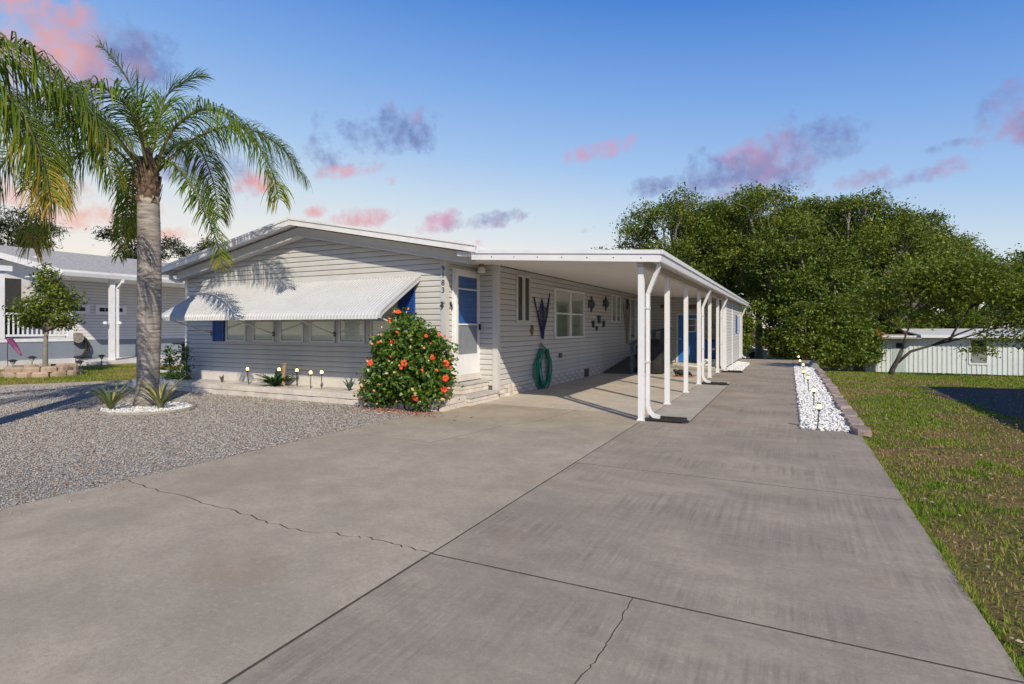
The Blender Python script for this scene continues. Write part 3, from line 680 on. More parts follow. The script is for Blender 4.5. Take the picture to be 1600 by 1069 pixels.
for k in range(7): sc_.box(-4.6+k*0.43, CY0-0.022, zt(-4.6+k*0.43)-0.12, -4.585+k*0.43, CY0-0.0155, zt(-4.6+k*0.43)-0.105)
obj('screw', sc_, BLACKM, fr_)
zo = cz(CXO)
gu = obj('side_gutter', MB().prism([(CXO+0.031, zo-0.16), (CXO+0.05, zo-0.15), (CXO+0.062, zo-0.05), (CXO+0.062, zo+0.015), (CXO+0.031, zo+0.015)], CY0-0.012, CY1, 'y'), WHITEM, cp)
obj('gutter_lip', MB().box(CXO+0.0625, CY0-0.036, zo-0.045, CXO+0.085, CY1+0.01, zo+0.02), WHITEM, gu)
obj('edge_beam', MB().box(-2.11, CY0+0.1, zo-0.195, -2.01, CY1-0.1, zo-0.095), mat('beam_cream', (0.52, 0.47, 0.40), None, 4, 0.6), cp)
pme = MB().box(-0.043, -0.043, 0.0, 0.043, 0.043, zo-0.197, 0.004).mesh('post')
base_me = MB().box(-0.06, -0.06, 0.0, 0.06, 0.06, 0.025, 0.004).mesh('base_plate')
for y in (8.66, 10.72, 12.85, 14.85, 17.0, 19.0):
    p_ = link('post', pme, WHITEM, cp, loc=(-2.06, y, 0.0))
    link('base_plate', base_me, WHITEM, p_)
def downspout(y):
    m_ = MB(); X = -1.985
    m_.rect_tube([(-1.80, y-0.08, zo-0.13), (-1.80, y-0.07, zo-0.20), (X, y, zo-0.62), (X, y, 0.22), (X+0.03, y, 0.13), (X+0.09, y-0.01, 0.075), (X+0.19, y-0.02, 0.06)], 0.075, 0.055, (0, 1, 0))
    d = obj('downspout', m_, WHITEM, cp)
    st = MB(); st.box(X-0.045, y-0.048, 1.74, X+0.034, y+0.048, 1.765); st.box(X-0.045, y-0.048, 0.9, X+0.034, y+0.048, 0.925); obj('strap', st, TRIM, d)
for y in (8.78, 15.0, 19.35, 28.1): downspout(y)
SPL = MB().prism([(0.02, -0.16), (0.62, -0.12), (0.66, 0.0), (0.62, 0.12), (0.02, 0.16)], 0.004, 0.022, 'z')
SPL.box(0.02, -0.165, 0.0225, 0.6, -0.13, 0.05); SPL.box(0.02, 0.13, 0.0225, 0.6, 0.165, 0.05)
spl = SPL.mesh('splash_block')
for y, x, lab in ((8.80, -2.02, 'black rubber splash block at the foot of the nearest carport downspout'), (15.02, -2.02, 'black rubber splash block at the foot of the middle carport downspout'), (19.40, -1.98, 'black rubber splash block beside the white pebbles of the rear room')):
    tag(link('splash_block', spl, BLACK, loc=(x, y, 0.0)), lab, 'splash block', 'splash blocks under the downspouts')

# ------------------------------------------------------------------ storage room at the end of the carport
sh = thing('storage_room', 'grey sided storage room closing the far end of the carport', 'shed', (-3.6, 25.0, 0))
SX, SY = -2.02, 21.0
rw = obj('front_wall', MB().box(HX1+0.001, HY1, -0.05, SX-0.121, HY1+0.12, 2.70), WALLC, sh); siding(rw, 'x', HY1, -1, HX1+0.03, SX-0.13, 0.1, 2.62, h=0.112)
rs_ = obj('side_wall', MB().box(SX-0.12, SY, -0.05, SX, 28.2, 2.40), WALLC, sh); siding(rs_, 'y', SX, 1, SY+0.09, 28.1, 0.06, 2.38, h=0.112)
for y in (SY-0.03, 23.35, 28.11):
    obj('corner_board', MB().box(SX-0.125, y, 0.0, SX+0.035, y+0.11, 2.42), WHITE, sh)
ds = obj('door', MB().box(-3.86, HY1-0.05, 0.12, -3.10, HY1-0.019, 1.93), BLUED, sh); ds['label'] = 'bright blue door with small two pane window'
f = MB(); f.box(-3.95, HY1-0.06, 0.10, -3.862, HY1-0.0185, 2.01); f.box(-3.098, HY1-0.06, 0.10, -3.02, HY1-0.0185, 2.01); f.box(-3.862, HY1-0.06, 1.932, -3.098, HY1-0.0185, 2.01); obj('door_frame', f, TRIM, sh)
f = MB(); f.box(-3.55, HY1-0.064, 1.28, -3.51, HY1-0.0505, 1.80); f.box(-3.22, HY1-0.064, 1.28, -3.18, HY1-0.0505, 1.80); f.box(-3.51, HY1-0.064, 1.28, -3.22, HY1-0.0505, 1.32); f.box(-3.51, HY1-0.064, 1.76, -3.22, HY1-0.0505, 1.80); f.box(-3.51, HY1-0.064, 1.525, -3.22, HY1-0.0505, 1.555)
obj('window_frame', f, WHITE, ds); obj('pane', MB().box(-3.51, HY1-0.056, 1.32, -3.22, HY1-0.0505, 1.76), mat('dark_glass', (0.02, 0.022, 0.025), None, 4, 0.1, spec=0.6), ds)
obj('knob', MB().lathe([(0.012, 0), (0.03, 0.01), (0.03, 0.03), (0.012, 0.045)], (-3.78, HY1-0.09, 0.99)), WHITEM, ds)
obj('step', MB().box(-3.98, HY1-0.55, 0.0, -3.0, HY1-0.02, 0.10, 0.006), CONC, sh)
obj('blue_shutter', MB().box(SX+0.019, 25.0, 1.22, SX+0.045, 25.4, 1.98), BLUE, sh); obj('blue_shutter', MB().box(SX+0.019, 26.3, 1.22, SX+0.045, 26.7, 1.98), BLUE, sh)
f = MB(); f.box(SX+0.019, 25.42, 1.22, SX+0.05, 25.48, 1.98); f.box(SX+0.019, 26.22, 1.22, SX+0.05, 26.28, 1.98); f.box(SX+0.019, 25.48, 1.22, SX+0.05, 26.22, 1.28); f.box(SX+0.019, 25.48, 1.92, SX+0.05, 26.22, 1.98)
wq = obj('window', f, WHITE, sh); obj('pane', MB().box(SX+0.019, 25.48, 1.28, SX+0.03, 26.22, 1.92), MATS['dark_glass'], wq)
obj('side_door', MB().box(SX+0.019, 27.05, 0.05, SX+0.05, 27.95, 2.05, 0.004), WHITE, sh)
obj('roof_end', MB().box(HX1+0.02, HY1+0.125, 2.42, SX-0.125, 28.2, 2.46), SOFFIT, sh)
obj('rear_wall', MB().box(HX1+0.02, 28.08, 0.0, SX-0.125, 28.2, 2.42), SIDING, sh)
# wall lamp and plaque on that wall
wl = MB().box(-4.52, HY1-0.06, 2.20, -4.42, HY1-0.02, 2.36, 0.01); wl.lathe([(0.05, 0), (0.07, 0.1), (0.03, 0.14)], (-4.47, HY1-0.13, 2.22), 10)
tag(obj('wall_lamp', wl, mat('bronze_lamp', (0.16, 0.10, 0.05), None, 9, 0.4)), 'small bronze wall lamp high on the wall left of the blue rear door', 'lamp')
pq = MB().box(-3.62, HY1-0.045, 2.16, -3.18, HY1-0.02, 2.33, 0.01); pq.box(-3.56, HY1-0.05, 2.20, -3.24, HY1-0.0455, 2.29)
tag(obj('wall_plaque', pq, mat('plaque_wood', (0.20, 0.15, 0.09), (0.12, 0.09, 0.06), 20, 0.6)), 'brown wooden plaque above the blue rear door', 'plaque')
bf = MB()
for s_ in (-1, 1):
    bf.add([(-2.51, HY1-0.03, 1.5), (-2.51+s_*0.10, HY1-0.06, 1.63), (-2.51+s_*0.16, HY1-0.05, 1.56), (-2.51+s_*0.04, HY1-0.03, 1.50)], [(0, 1, 2, 3)])
    bf.add([(-2.51, HY1-0.03, 1.49), (-2.51+s_*0.12, HY1-0.055, 1.50), (-2.51+s_*0.10, HY1-0.05, 1.40)], [(0, 1, 2)])
bf.tube([(-2.51, HY1-0.045, 1.40), (-2.51, HY1-0.045, 1.58)], 0.012, 6)
tag(obj('butterfly_ornament', bf, mat('mottled_metal', (0.4, 0.4, 0.4), (0.03, 0.03, 0.03), 30, 0.4)), 'black and white metal butterfly on the wall above the blue bin', 'ornament')
# ------------------------------------------------------------------ planter ledge and entry steps
PLY0, PLY1, PLX0, PLX1, PLZ = 8.05, 8.855, -14.6, -5.42, 0.20
pt = thing('planter_wall', 'low ledge of pale painted blocks running under the front windows', 'planter', (-9.8, 8.4, 0))
obj('core', MB().box(PLX0+0.04, PLY0+0.04, -0.03, PLX1-0.04, PLY1, PLZ-0.05), MORTAR, pt)
for row in range(2):
    x = PLX0 + (0.0 if row == 0 else 0.21)
    k = 0
    while x < PLX1-0.1:
        x1 = min(x+0.415, PLX1)
        jy = random.uniform(-.006, .006)
        if row == 0: mb = MB().box(x+0.004, PLY0+jy, -0.02, x1-0.004, PLY0+0.1, 0.095, 0.006)
        else: mb = MB().box(x+0.004, PLY0-0.012+jy, 0.101, x1-0.004, PLY0+0.30, PLZ+random.uniform(-.003, .003), 0.007)
        obj('block', mb, BRICKW, pt); x = x1
for k in range(21):
    x = PLX0+0.1+k*0.44; obj('cap_paver', MB().box(x+.005, PLY0+0.305, 0.12, min(x+0.435, PLX1), PLY1-0.002, PLZ-0.008+random.uniform(-.003, .003), 0.006), STEPCAP if k % 3 else BRICKW, pt)
for r_ in range(2):
    for k in range(2): obj('block', MB().box(PLX1+0.001, PLY0+0.01+k*0.4, -0.02+r_*0.105, PLX1+0.06, PLY0+0.40+k*0.4, 0.08+r_*0.105, 0.006), BRICKW, pt)

st = thing('entry_steps', 'two painted brick steps up to the blue front door', 'steps', (-5.5, 9.4, 0))
def step(x0, x1, y0, y1, z0, z1):
    tr = obj('tread', MB().box(x0, y0-0.01, z1-0.045, x1+0.02, y1, z1, 0.005), STEPCAP, st)
    z = z0; row = 0
    obj('fill', MB().box(x0, y0+0.03, z0, x1-0.02, y1-0.002, z1-0.046), MORTAR, st)
    n = max(1, round((z1-0.045-z0)/0.075)); h = (z1-0.045-z0)/n
    for r_ in range(n):
        y = y0-(0.1 if r_ % 2 else 0)
        while y < y1-0.02:
            a, b = max(y, y0), min(y+0.2, y1)
            if b-a > 0.03: obj('brick', MB().box(x1-0.06, a+0.004, z0+r_*h+0.003, x1, b-0.004, z0+(r_+1)*h-0.003, 0.004), BRICKW, st)
            y += 0.205
        xx = x1-0.26
        while xx > x0-0.05:
            obj('brick', MB().box(max(xx, x0)+0.004, y0, z0+r_*h+0.003, xx+0.195, y0+0.06, z0+(r_+1)*h-0.003, 0.004), BRICKW, st); xx -= 0.2
step(-6.0+0.2, -5.28, 8.87, HYB-0.035, -0.02, 0.175)
step(-5.8+0.02, -5.53, 9.02, HYB-0.035, 0.177, 0.385)

# ------------------------------------------------------------------ gravel, pebbles, grass (things nobody could count)
def stones(n, x, y, z, size, seed=1, squash=0.6):
    r = np.random.default_rng(seed)
    base = np.array([(1, 0, 0), (-.5, .87, 0), (-.5, -.87, 0), (.35, .3, .8), (-.4, .1, .75), (.1, -.5, .7), (0, 0, -.7)], float)
    F = np.array([(0, 1, 3), (1, 4, 3), (1, 2, 4), (2, 5, 4), (2, 0, 5), (0, 3, 5), (3, 4, 5), (0, 6, 1), (1, 6, 2), (2, 6, 0)])
    m = len(base); V_ = base[None] * (1+r.uniform(-.3, .3, (n, m, 1))) + r.uniform(-.12, .12, (n, m, 3))
    V_ = V_*np.stack([np.ones(n), r.uniform(.55, 1, n), r.uniform(.4, .9, n)*squash], -1)[:, None]
    # random rotation: tilt then spin
    t = r.normal(0, .5, n); ct, s_ = np.cos(t)[:, None], np.sin(t)[:, None]
    yy, zz_ = V_[..., 1]*ct-V_[..., 2]*s_, V_[..., 1]*s_+V_[..., 2]*ct
    a = r.uniform(0, 6.283, n); ca, sa = np.cos(a)[:, None], np.sin(a)[:, None]
    xx, yy = V_[..., 0]*ca-yy*sa, V_[..., 0]*sa+yy*ca
    sz = (size*r.uniform(.6, 1.35, n))[:, None] if np.ndim(size) else (size*r.uniform(.6, 1.35, n))[:, None]
    P = np.stack([xx*sz+x[:, None], yy*sz+y[:, None], zz_*sz+z[:, None]], -1).reshape(-1, 3)
    Fc = (F[None]+(np.arange(n)*m)[:, None, None]).reshape(-1, 3)
    return P, Fc, np.repeat(r.uniform(0, 1, n), m)
def np_mesh(name, P, F, tint=None, smooth=False):
    me = bpy.data.meshes.new(name); k = F.shape[1]
    me.vertices.add(len(P)); me.vertices.foreach_set('co', P.astype(np.float32).ravel())
    me.loops.add(F.size); me.loops.foreach_set('vertex_index', F.astype(np.int32).ravel())
    me.polygons.add(len(F)); me.polygons.foreach_set('loop_start', np.arange(0, F.size, k, dtype=np.int32))
    me.update(calc_edges=True)
    if tint is not None:
        at = me.attributes.new('tint', 'FLOAT', 'POINT'); at.data.foreach_set('value', tint.astype(np.float32))
    if smooth: me.shade_smooth()
    return me
def inside(x, y, poly):
    c = np.zeros(len(x), bool); n = len(poly)
    for i in range(n):
        x0, y0 = poly[i]; x1, y1 = poly[(i+1) % n]
        m = ((y0 > y) != (y1 > y)) & (x < (x1-x0)*(y-y0)/(y1-y0+1e-12)+x0); c ^= m
    return c
GP = [(-5.65, -1.5), (-5.65, 8.04), (-14.6, 8.04), (-14.9, 8.75), (-15.8, 8.9), (-16.4, 7.7), (-17.2, 6.6), (-19.5, 4.2), (-19.5, -1.5)]
gm = mat('gravel_bed_stone', (0.36, 0.335, 0.31), (0.25, 0.23, 0.21), 45, 0.9, bump=0.9, bscale=70, dirt=(0.20, 0.12, 0.08), dscale=8)
gb = MB(); gb.prism(GP, -0.06, -0.012, 'z'); struct(obj('gravel_bed', gb, gm))
n = 330000; x = rng.uniform(-19.5, -5.66, n); y = rng.uniform(-1.5, 8.9, n)
d = 0.4455*(-x)+0.8953*y; u_ = (0.8953*x+0.4455*y)/np.maximum(d, .1)
keep = inside(x, y, GP) & (d > 1.5) & (u_ > -1.1) & (rng.uniform(0, 1, n) < np.clip(1.25*(6.0/np.maximum(d, 3))**1.6, 0, 1))
keep &= ((x+10.22)**2/0.8**2+(y-5.98)**2/0.7**2 > 1) 
x, y = x[keep], y[keep]; d = d[keep]
P, Fc, T = stones(len(x), x, y, np.full(len(x), -0.002), 0.0105+0.0013*np.clip(d-5, 0, 8), 3)
GRV = tint_mat('gravel_stone', [(0, (0.20, 0.187, 0.175)), (0.25, (0.34, 0.322, 0.30)), (0.5, (0.425, 0.40, 0.37)), (0.78, (0.38, 0.353, 0.327)), (0.84, (0.34, 0.21, 0.14)), (0.89, (0.46, 0.34, 0.25)), (1, (0.56, 0.53, 0.49))], 0.75, 0, 0.3)
stuff(link('gravel', np_mesh('gravel', P, Fc, T), GRV), 'grey and brown crushed stone gravel covering the front yard', 'gravel')
r_s = np.random.default_rng(17); ns_ = 420; xs2 = -5.64+np.abs(r_s.normal(0, .16, ns_)); ys2 = r_s.uniform(0.5, 7.9, ns_)
P, Fc, T = stones(ns_, xs2, ys2, np.full(ns_, .003), .011, 18); stuff(link('stray_gravel', np_mesh('stray_gravel', P, Fc, T), GRV), 'stray bits of gravel along the left edge of the driveway', 'gravel')
# curb between the gravel and the neighbour's grass
curb = MB()
cpts = [(-14.3, 9.25), (-15.0, 8.95), (-15.8, 8.95), (-16.45, 7.75), (-17.25, 6.62), (-19.6, 4.15)]
for a, b in zip(cpts, cpts[1:]): curb.rect_tube([(a[0], a[1], 0.01), (b[0], b[1], 0.01)], 0.09, 0.07, (b[1]-a[1], a[0]-b[0], 0))
tag(obj('garden_edging', curb, mat('edging_concrete', (0.33, 0.29, 0.25), None, 9, 0.85, bump=0.3)), 'thin concrete edging between the gravel yard and the neighbouring grass', 'edging')

PEB = tint_mat('white_pebble', [(0, (0.50, 0.49, 0.48)), (0.25, (0.74, 0.73, 0.72)), (0.8, (0.86, 0.85, 0.84)), (1, (0.66, 0.62, 0.58))], 0.6, 0, 0.4)
def pebbles(name, poly, n, size, label, seed, heap=0.0):
    r = np.random.default_rng(seed); xs_ = [p[0] for p in poly]; ys_ = [p[1] for p in poly]
    x = r.uniform(min(xs_), max(xs_), n); y = r.uniform(min(ys_), max(ys_), n); k = inside(x, y, poly); x, y = x[k], y[k]
    z = np.where(r.uniform(0, 1, len(x)) < .55, 0.008, 0.026)+heap
    P, Fc, T = stones(len(x), x, y, z, size, seed, 0.75)
    o = stuff(link(name, np_mesh(name, P, Fc, T), PEB), label, 'pebbles')
    b = obj('pebble_bed_base', MB().prism(poly, -0.03, 0.006+heap, 'z'), mat('pebble_bed', (0.34, 0.33, 0.32), (0.22, 0.21, 0.20), 50, 0.9), o)
    return o
pebbles('white_pebbles', rect(0.155, 8.95, 0.78, 23.25), 9500, 0.033, 'white pebble strip with solar lights beside the driveway', 5)
pebbles('white_pebbles', [(-1.97, 19.55), (-1.42, 19.6), (-1.42, 24.4), (-1.97, 25.3)], 3000, 0.032, 'white pebbles along the side of the storage room', 6)
ringp = [(-10.22+0.76*math.cos(t*math.pi/16), 5.98+0.66*math.sin(t*math.pi/16)) for t in range(32)]
pebbles('white_pebbles', ringp, 3800, 0.020, 'round bed of white pebbles at the foot of the palm', 8, 0.01)
rg = MB(); rg.tube([(-10.22+0.80*math.cos(t*math.pi/16), 5.98+0.70*math.sin(t*math.pi/16), 0.01) for t in range(33)], 0.035, 6, caps=False)
tag(obj('bed_edging', rg, MATS['edging_concrete']), 'grey concrete ring round the white pebbles under the palm', 'edging')

# flat stones edging the pebble strip
se = thing('stone_edging', 'row of flat brownish stones between the white pebbles and the lawn', 'edging', (0.86, 15, 0))
STN = mat('edge_stone', (0.36, 0.28, 0.235), (0.27, 0.215, 0.185), 9, 0.85, bump=0.5, bscale=40, var=0.18, dirt=(0.17, 0.13, 0.11), dscale=6)
r2 = random.Random(5)
def rough_stone(lx, ly, h, r_):
    mb = MB(); n = 9; P = []
    ang = [2*math.pi*(k+r_.uniform(-.2, .2))/n for k in range(n)]; rad = [r_.uniform(.86, 1.06) for _ in ang]
    def sq(a): c_, s_ = math.cos(a), math.sin(a); m_ = max(abs(c_), abs(s_)); q = 1/m_**0.7; return c_*q, s_*q
    for z, k in ((0, 1.0), (h*.7, 1.0), (h, .86)):
        for a, q in zip(ang, rad):
            c_, s_ = sq(a); P.append((c_*lx/2*q*k, s_*ly/2*q*k, z+r_.uniform(-.008, .008)))
    F = [tuple(range(2*n, 3*n))]
    for j in range(2):
        for i in range(n): F.append((j*n+i, j*n+(i+1) % n, j*n+n+(i+1) % n, j*n+n+i))
    return mb.add(P, F)
y = 8.72
while y < 22.4:
    l = r2.uniform(0.38, 0.6); o = obj('stone', rough_stone(0.24, l*0.98, r2.uniform(.06, .10), r2), STN, se, loc=(0.87+r2.uniform(-.02, .02), y+l/2, -0.01), rot=(r2.uniform(-.03, .03), r2.uniform(-.05, .05), r2.uniform(-.06, .06))); y += l
tag(obj('kerb_stone', MB().prism([(-0.14, 0), (0.14, 0), (0.12, .16), (0.05, .21), (-0.07, .20), (-0.13, .13)], 22.3, 24.6, 'y'), mat('pale_concrete', (0.30, 0.30, 0.27), (0.2, 0.2, 0.18), 6, 0.85, bump=0.4, bscale=30), loc=(0.82, 0, -0.03)), 'long pale concrete kerb stone at the far end of the edging', 'kerb stone')

# lawn
GRS = tint_mat('grass_blade', [(0, (0.10, 0.19, 0.012)), (0.35, (0.165, 0.275, 0.020)), (0.62, (0.25, 0.30, 0.04)), (0.80, (0.37, 0.30, 0.10)), (1, (0.44, 0.29, 0.15))], 0.6, 0.3, 0.2)
def vnoise(x, y, s, seed):
    r = np.random.default_rng(seed); g_ = r.uniform(0, 1, (64, 64)); fx, fy = x*s, y*s
    i, j = np.floor(fx).astype(int), np.floor(fy).astype(int); a, b = fx-i, fy-j; a = a*a*(3-2*a); b = b*b*(3-2*b)
    G_ = lambda p, q: g_[p % 64, q % 64]
    return G_(i, j)*(1-a)*(1-b)+G_(i+1, j)*a*(1-b)+G_(i, j+1)*(1-a)*b+G_(i+1, j+1)*a*b
def blades(x, y, z, h, w, seed, dry):
    r = np.random.default_rng(seed); n = len(x); a = r.uniform(0, 6.283, n); lean = r.uniform(.15, .9, n); la = r.uniform(0, 6.283, n)
    dx, dy = np.cos(a)*w/2, np.sin(a)*w/2; lx, ly = np.cos(la)*lean*h, np.sin(la)*lean*h
    P = np.zeros((n, 5, 3))
    P[:, 0] = np.stack([x-dx, y-dy, z-0.005], -1); P[:, 1] = np.stack([x+dx, y+dy, z-0.005], -1)
    P[:, 2] = np.stack([x+dx*.7+lx*.35, y+dy*.7+ly*.35, z+h*.62], -1); P[:, 3] = np.stack([x-dx*.7+lx*.35, y-dy*.7+ly*.35, z+h*.62], -1)
    P[:, 4] = np.stack([x+lx, y+ly, z+h*.95], -1)
    i = (np.arange(n)*5)[:, None]
    F = np.concatenate([i+np.array([[0, 1, 2]]), i+np.array([[0, 2, 3]]), i+np.array([[3, 2, 4]])])
    T = np.clip(r.beta(2, 3, n)*.75+dry, 0, 1)
    return P.reshape(-1, 3), F, np.repeat(T, 5)
n = 900000; x = rng.uniform(0.86, 13, n); y = rng.uniform(2.0, 25, n); d = -0.4455*x+0.8953*y; u_ = (0.8953*x+0.4455*y)/np.maximum(d, .05)
cl = vnoise(x, y, 1.1, 1)*.6+vnoise(x, y, 3.1, 2)*.4; fine = vnoise(x, y, 9, 3)
bare = np.clip((cl-.44)*3.6, 0, 1)
SHADE_OUTLINE = [(2.75, 16.75), (2.95, 14.5), (3.25, 12.2), (3.9, 9.5), (13, 9.5), (13, 17.0), (6, 17.3), (4, 17.05)]  # follows the outline of the roof shadow on the lawn
in_shade = inside(x+.35*(vnoise(x, y, 1.7, 31)-.5)*2, y+.35*(vnoise(x, y, 1.9, 32)-.5)*2, SHADE_OUTLINE)
keep = (d > 1.2) & (u_ < 1.0) & ~((x < 1.0) & (y > 8.7)) & ~(in_shade & (rng.uniform(0, 1, n) < .88)) & (rng.uniform(0, 1, n) < np.clip((4.8/np.maximum(d, 2))**1.2, 0, 1)*(1-.72*bare)*(0.35+.65*fine))
x, y, d, bare = x[keep], y[keep], d[keep], bare[keep]
ed = np.clip(1-(x-.88)*6, 0, 1)
P, F, T = blades(x, y, gz(x, y), (0.022+0.028*rng.uniform(0, 1, len(x)))*(1-.35*bare)*(1+.5*ed), 0.0045+0.0009*d, 4, bare*.5+vnoise(x, y, 2.2, 9)*.3-.05)
ne = 4200; xe = .86+.07*rng.beta(1, 1.5, ne); ye = 2.0+6.7*rng.beta(1, 1.4, ne)
P2, F2, T2 = blades(xe, ye, np.full(ne, -.03), (.03+.05*rng.uniform(0, 1, ne)**2)*(vnoise(xe*0, ye, 3.3, 5)*1.2), .005+0*xe, 6, vnoise(xe, ye, 2.2, 9)*.6+.05)
F = np.concatenate([F, F2+len(P)]); P = np.concatenate([P, P2]); T = np.concatenate([T, T2])
lawn = stuff(link('lawn_grass', np_mesh('lawn_grass', P, F, T), GRS), 'patchy green and brown lawn right of the driveway', 'grass')
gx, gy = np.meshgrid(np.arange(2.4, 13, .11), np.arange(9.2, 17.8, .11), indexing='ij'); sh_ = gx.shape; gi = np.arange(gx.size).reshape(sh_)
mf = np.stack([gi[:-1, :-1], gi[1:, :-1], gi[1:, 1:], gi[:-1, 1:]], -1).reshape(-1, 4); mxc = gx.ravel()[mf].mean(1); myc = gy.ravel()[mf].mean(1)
mf = mf[inside(mxc+.7*(vnoise(mxc, myc, 1.7, 31)-.5), myc+.7*(vnoise(mxc, myc, 1.9, 32)-.5), SHADE_OUTLINE)]
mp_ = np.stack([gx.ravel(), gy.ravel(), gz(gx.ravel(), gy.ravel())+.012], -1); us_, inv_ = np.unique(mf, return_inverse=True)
struct(link('soil_shade_patch', np_mesh('soil_shade_patch', mp_[us_], inv_.reshape(-1, 4)), mat('leaf_soil_shade', (0.10, 0.075, 0.065), (0.05, 0.04, 0.036), 22, .95, bump=.8, bscale=40, dirt=(0.19, 0.13, 0.10), dscale=14)))  # leafy soil sheet, coloured dark to deepen the roof's shadow lying there
n = 100000; x = rng.uniform(-30, -13.6, n); y = rng.uniform(3, 15, n); d = 0.4455*(-x)+.8953*y
keep = ~inside(x, y, [(p[0]+(0.1 if p[0] < -15 else 0), p[1]+.05) for p in GP]) & (d > 8) & ((y > 9.3) | (x < -15)) & (x > -24.4) & (rng.uniform(0, 1, n) < .8)
x, y, d = x[keep], y[keep], d[keep]
P, F, T = blades(x, y, gz(x, y), 0.03+0.03*rng.uniform(0, 1, len(x)), 0.014+0*x, 14, vnoise(x, y, .9, 4)*.8-.1)
stuff(link('lawn_grass', np_mesh('lawn_grass', P, F, T), GRS), 'thin strip of brown and green grass before the left neighbouring house', 'grass')
# fallen leaves: dry ones in the lawn, gravel, and orange petals below the hibiscus
def litter(n, fx, fy, size, seed):
    r = np.random.default_rng(seed); a = r.uniform(0, 6.283, n); x, y = fx(r, n), fy(r, n); s_ = size*r.uniform(.5, 1.3, n)
    P = np.zeros((n, 4, 3)); z = np.maximum(gz(x, y), -0.02)+0.022
    for i, (p, q) in enumerate(((-1, 0), (0, -.5), (1, 0), (0, .5))):
        P[:, i, 0] = x+(p*np.cos(a)-q*np.sin(a))*s_; P[:, i, 1] = y+(p*np.sin(a)+q*np.cos(a))*s_; P[:, i, 2] = z+r.uniform(-.006, .014, n)
    return P.reshape(-1, 3), np.arange(n*4).reshape(-1, 4), np.repeat(r.uniform(0, 1, n), 4)
LITM = tint_mat('dry_leaf', [(0, (0.16, 0.08, 0.045)), (0.5, (0.30, 0.17, 0.10)), (0.8, (0.38, 0.27, 0.17)), (1, (0.50, 0.42, 0.32))], 0.8, 0.1)
P, F, T = litter(6500, lambda r, n: r.uniform(.9, 7.5, n), lambda r, n: 2.2+18*r.beta(1.1, 1.6, n), 0.018, 21)
stuff(link('fallen_leaves', np_mesh('fallen_leaves', P, F, T), LITM), 'small dry brown leaves scattered over the right lawn', 'leaves')
P, F, T = litter(2600, lambda r, n: -5.7-9*r.beta(1, 2.5, n), lambda r, n: r.uniform(0, 8, n), 0.016, 22)
stuff(link('fallen_leaves', np_mesh('fallen_leaves', P, F, T), LITM), 'small dry brown leaves scattered over the gravel', 'leaves')
PETM = tint_mat('fallen_petal', [(0, (0.30, 0.09, 0.05)), (0.5, (0.5, 0.16, 0.09)), (1, (0.6, 0.3, 0.2))], 0.7, 0.1)
P, F, T = litter(520, lambda r, n: -6.1+r.normal(0, .55, n), lambda r, n: 7.75+r.normal(0, .16, n), 0.026, 23)
stuff(link('fallen_petals', np_mesh('fallen_petals', P, F, T), PETM), 'withered orange petals lying under the hibiscus bush', 'petals')

# ------------------------------------------------------------------ leaves, trees, shrubs
def leaf_cloud(cent, size, seed, up=0.35, aspect=0.5, droop=None):
    """folded rhombic leaves at the given centres"""
    r = np.random.default_rng(seed); n = len(cent)
    nrm = r.normal(0, 1, (n, 3)); nrm[:, 2] = np.abs(nrm[:, 2])+up; nrm /= np.linalg.norm(nrm, axis=1)[:, None]
    t = r.normal(0, 1, (n, 3)); t -= (t*nrm).sum(1)[:, None]*nrm; t /= np.linalg.norm(t, axis=1)[:, None]+1e-9
    b = np.cross(nrm, t); s_ = (size*r.uniform(.65, 1.3, n))[:, None]
    P = np.zeros((n, 4, 3)); P[:, 0] = cent-t*s_; P[:, 1] = cent+b*s_*aspect+nrm*s_*.15; P[:, 2] = cent+t*s_; P[:, 3] = cent-b*s_*aspect+nrm*s_*.15
    F = np.arange(n*4).reshape(-1, 4)
    return P.reshape(-1, 3), F
def blob_points(blobs, n, r, inner=.45, clump=0.30, per=14):
    """leaf centres gathered in clumps through the volume of the blobs, denser to the outside"""
    vol = np.array([b[3]*b[4]*b[5] for b in blobs])**(2/3.); vol /= vol.sum(); out = []; tint = []; cen = []
    for b, q in zip(blobs, vol):
        m = max(3, int(n*q/per)); dv = r.normal(0, 1, (m, 3)); dv /= np.linalg.norm(dv, axis=1)[:, None]
        rad = inner+(1-inner)*r.uniform(0, 1, m)**.55; rad *= 1+r.normal(0, .07, m)
        c_ = np.array(b[:3])+dv*rad[:, None]*np.array(b[3:6]); cen.append(c_)
        sz = clump*r.uniform(.55, 1.35, m)
        pts = c_[:, None]+r.normal(0, 1, (m, per, 3))*sz[:, None, None]*np.array([1, 1, .6]); out.append(pts.reshape(-1, 3))
        ct_ = r.uniform(0, 1, m); tint.append(np.clip(np.repeat(ct_, per)*.78+r.uniform(0, .22, m*per), 0, 1))
    return np.concatenate(out), np.concatenate(tint), np.concatenate(cen)
BARK = mat('bark', (0.16, 0.13, 0.105), (0.10, 0.08, 0.065), 12, 0.9, bump=0.5, bscale=30, stretch=(1, 1, .3))
BARKP = mat('pale_bark', (0.26, 0.235, 0.20), (0.17, 0.15, 0.13), 12, 0.9, bump=0.4, bscale=30)
def curve_pts(a, b, sag, r, k=6):
    a, b = Vector(a), Vector(b); o = Vector((r.uniform(-1, 1), r.uniform(-1, 1), r.uniform(-.3, .6)))*sag
    return [a.lerp(b, t/k)+o*math.sin(math.pi*t/k) for t in range(k+1)]
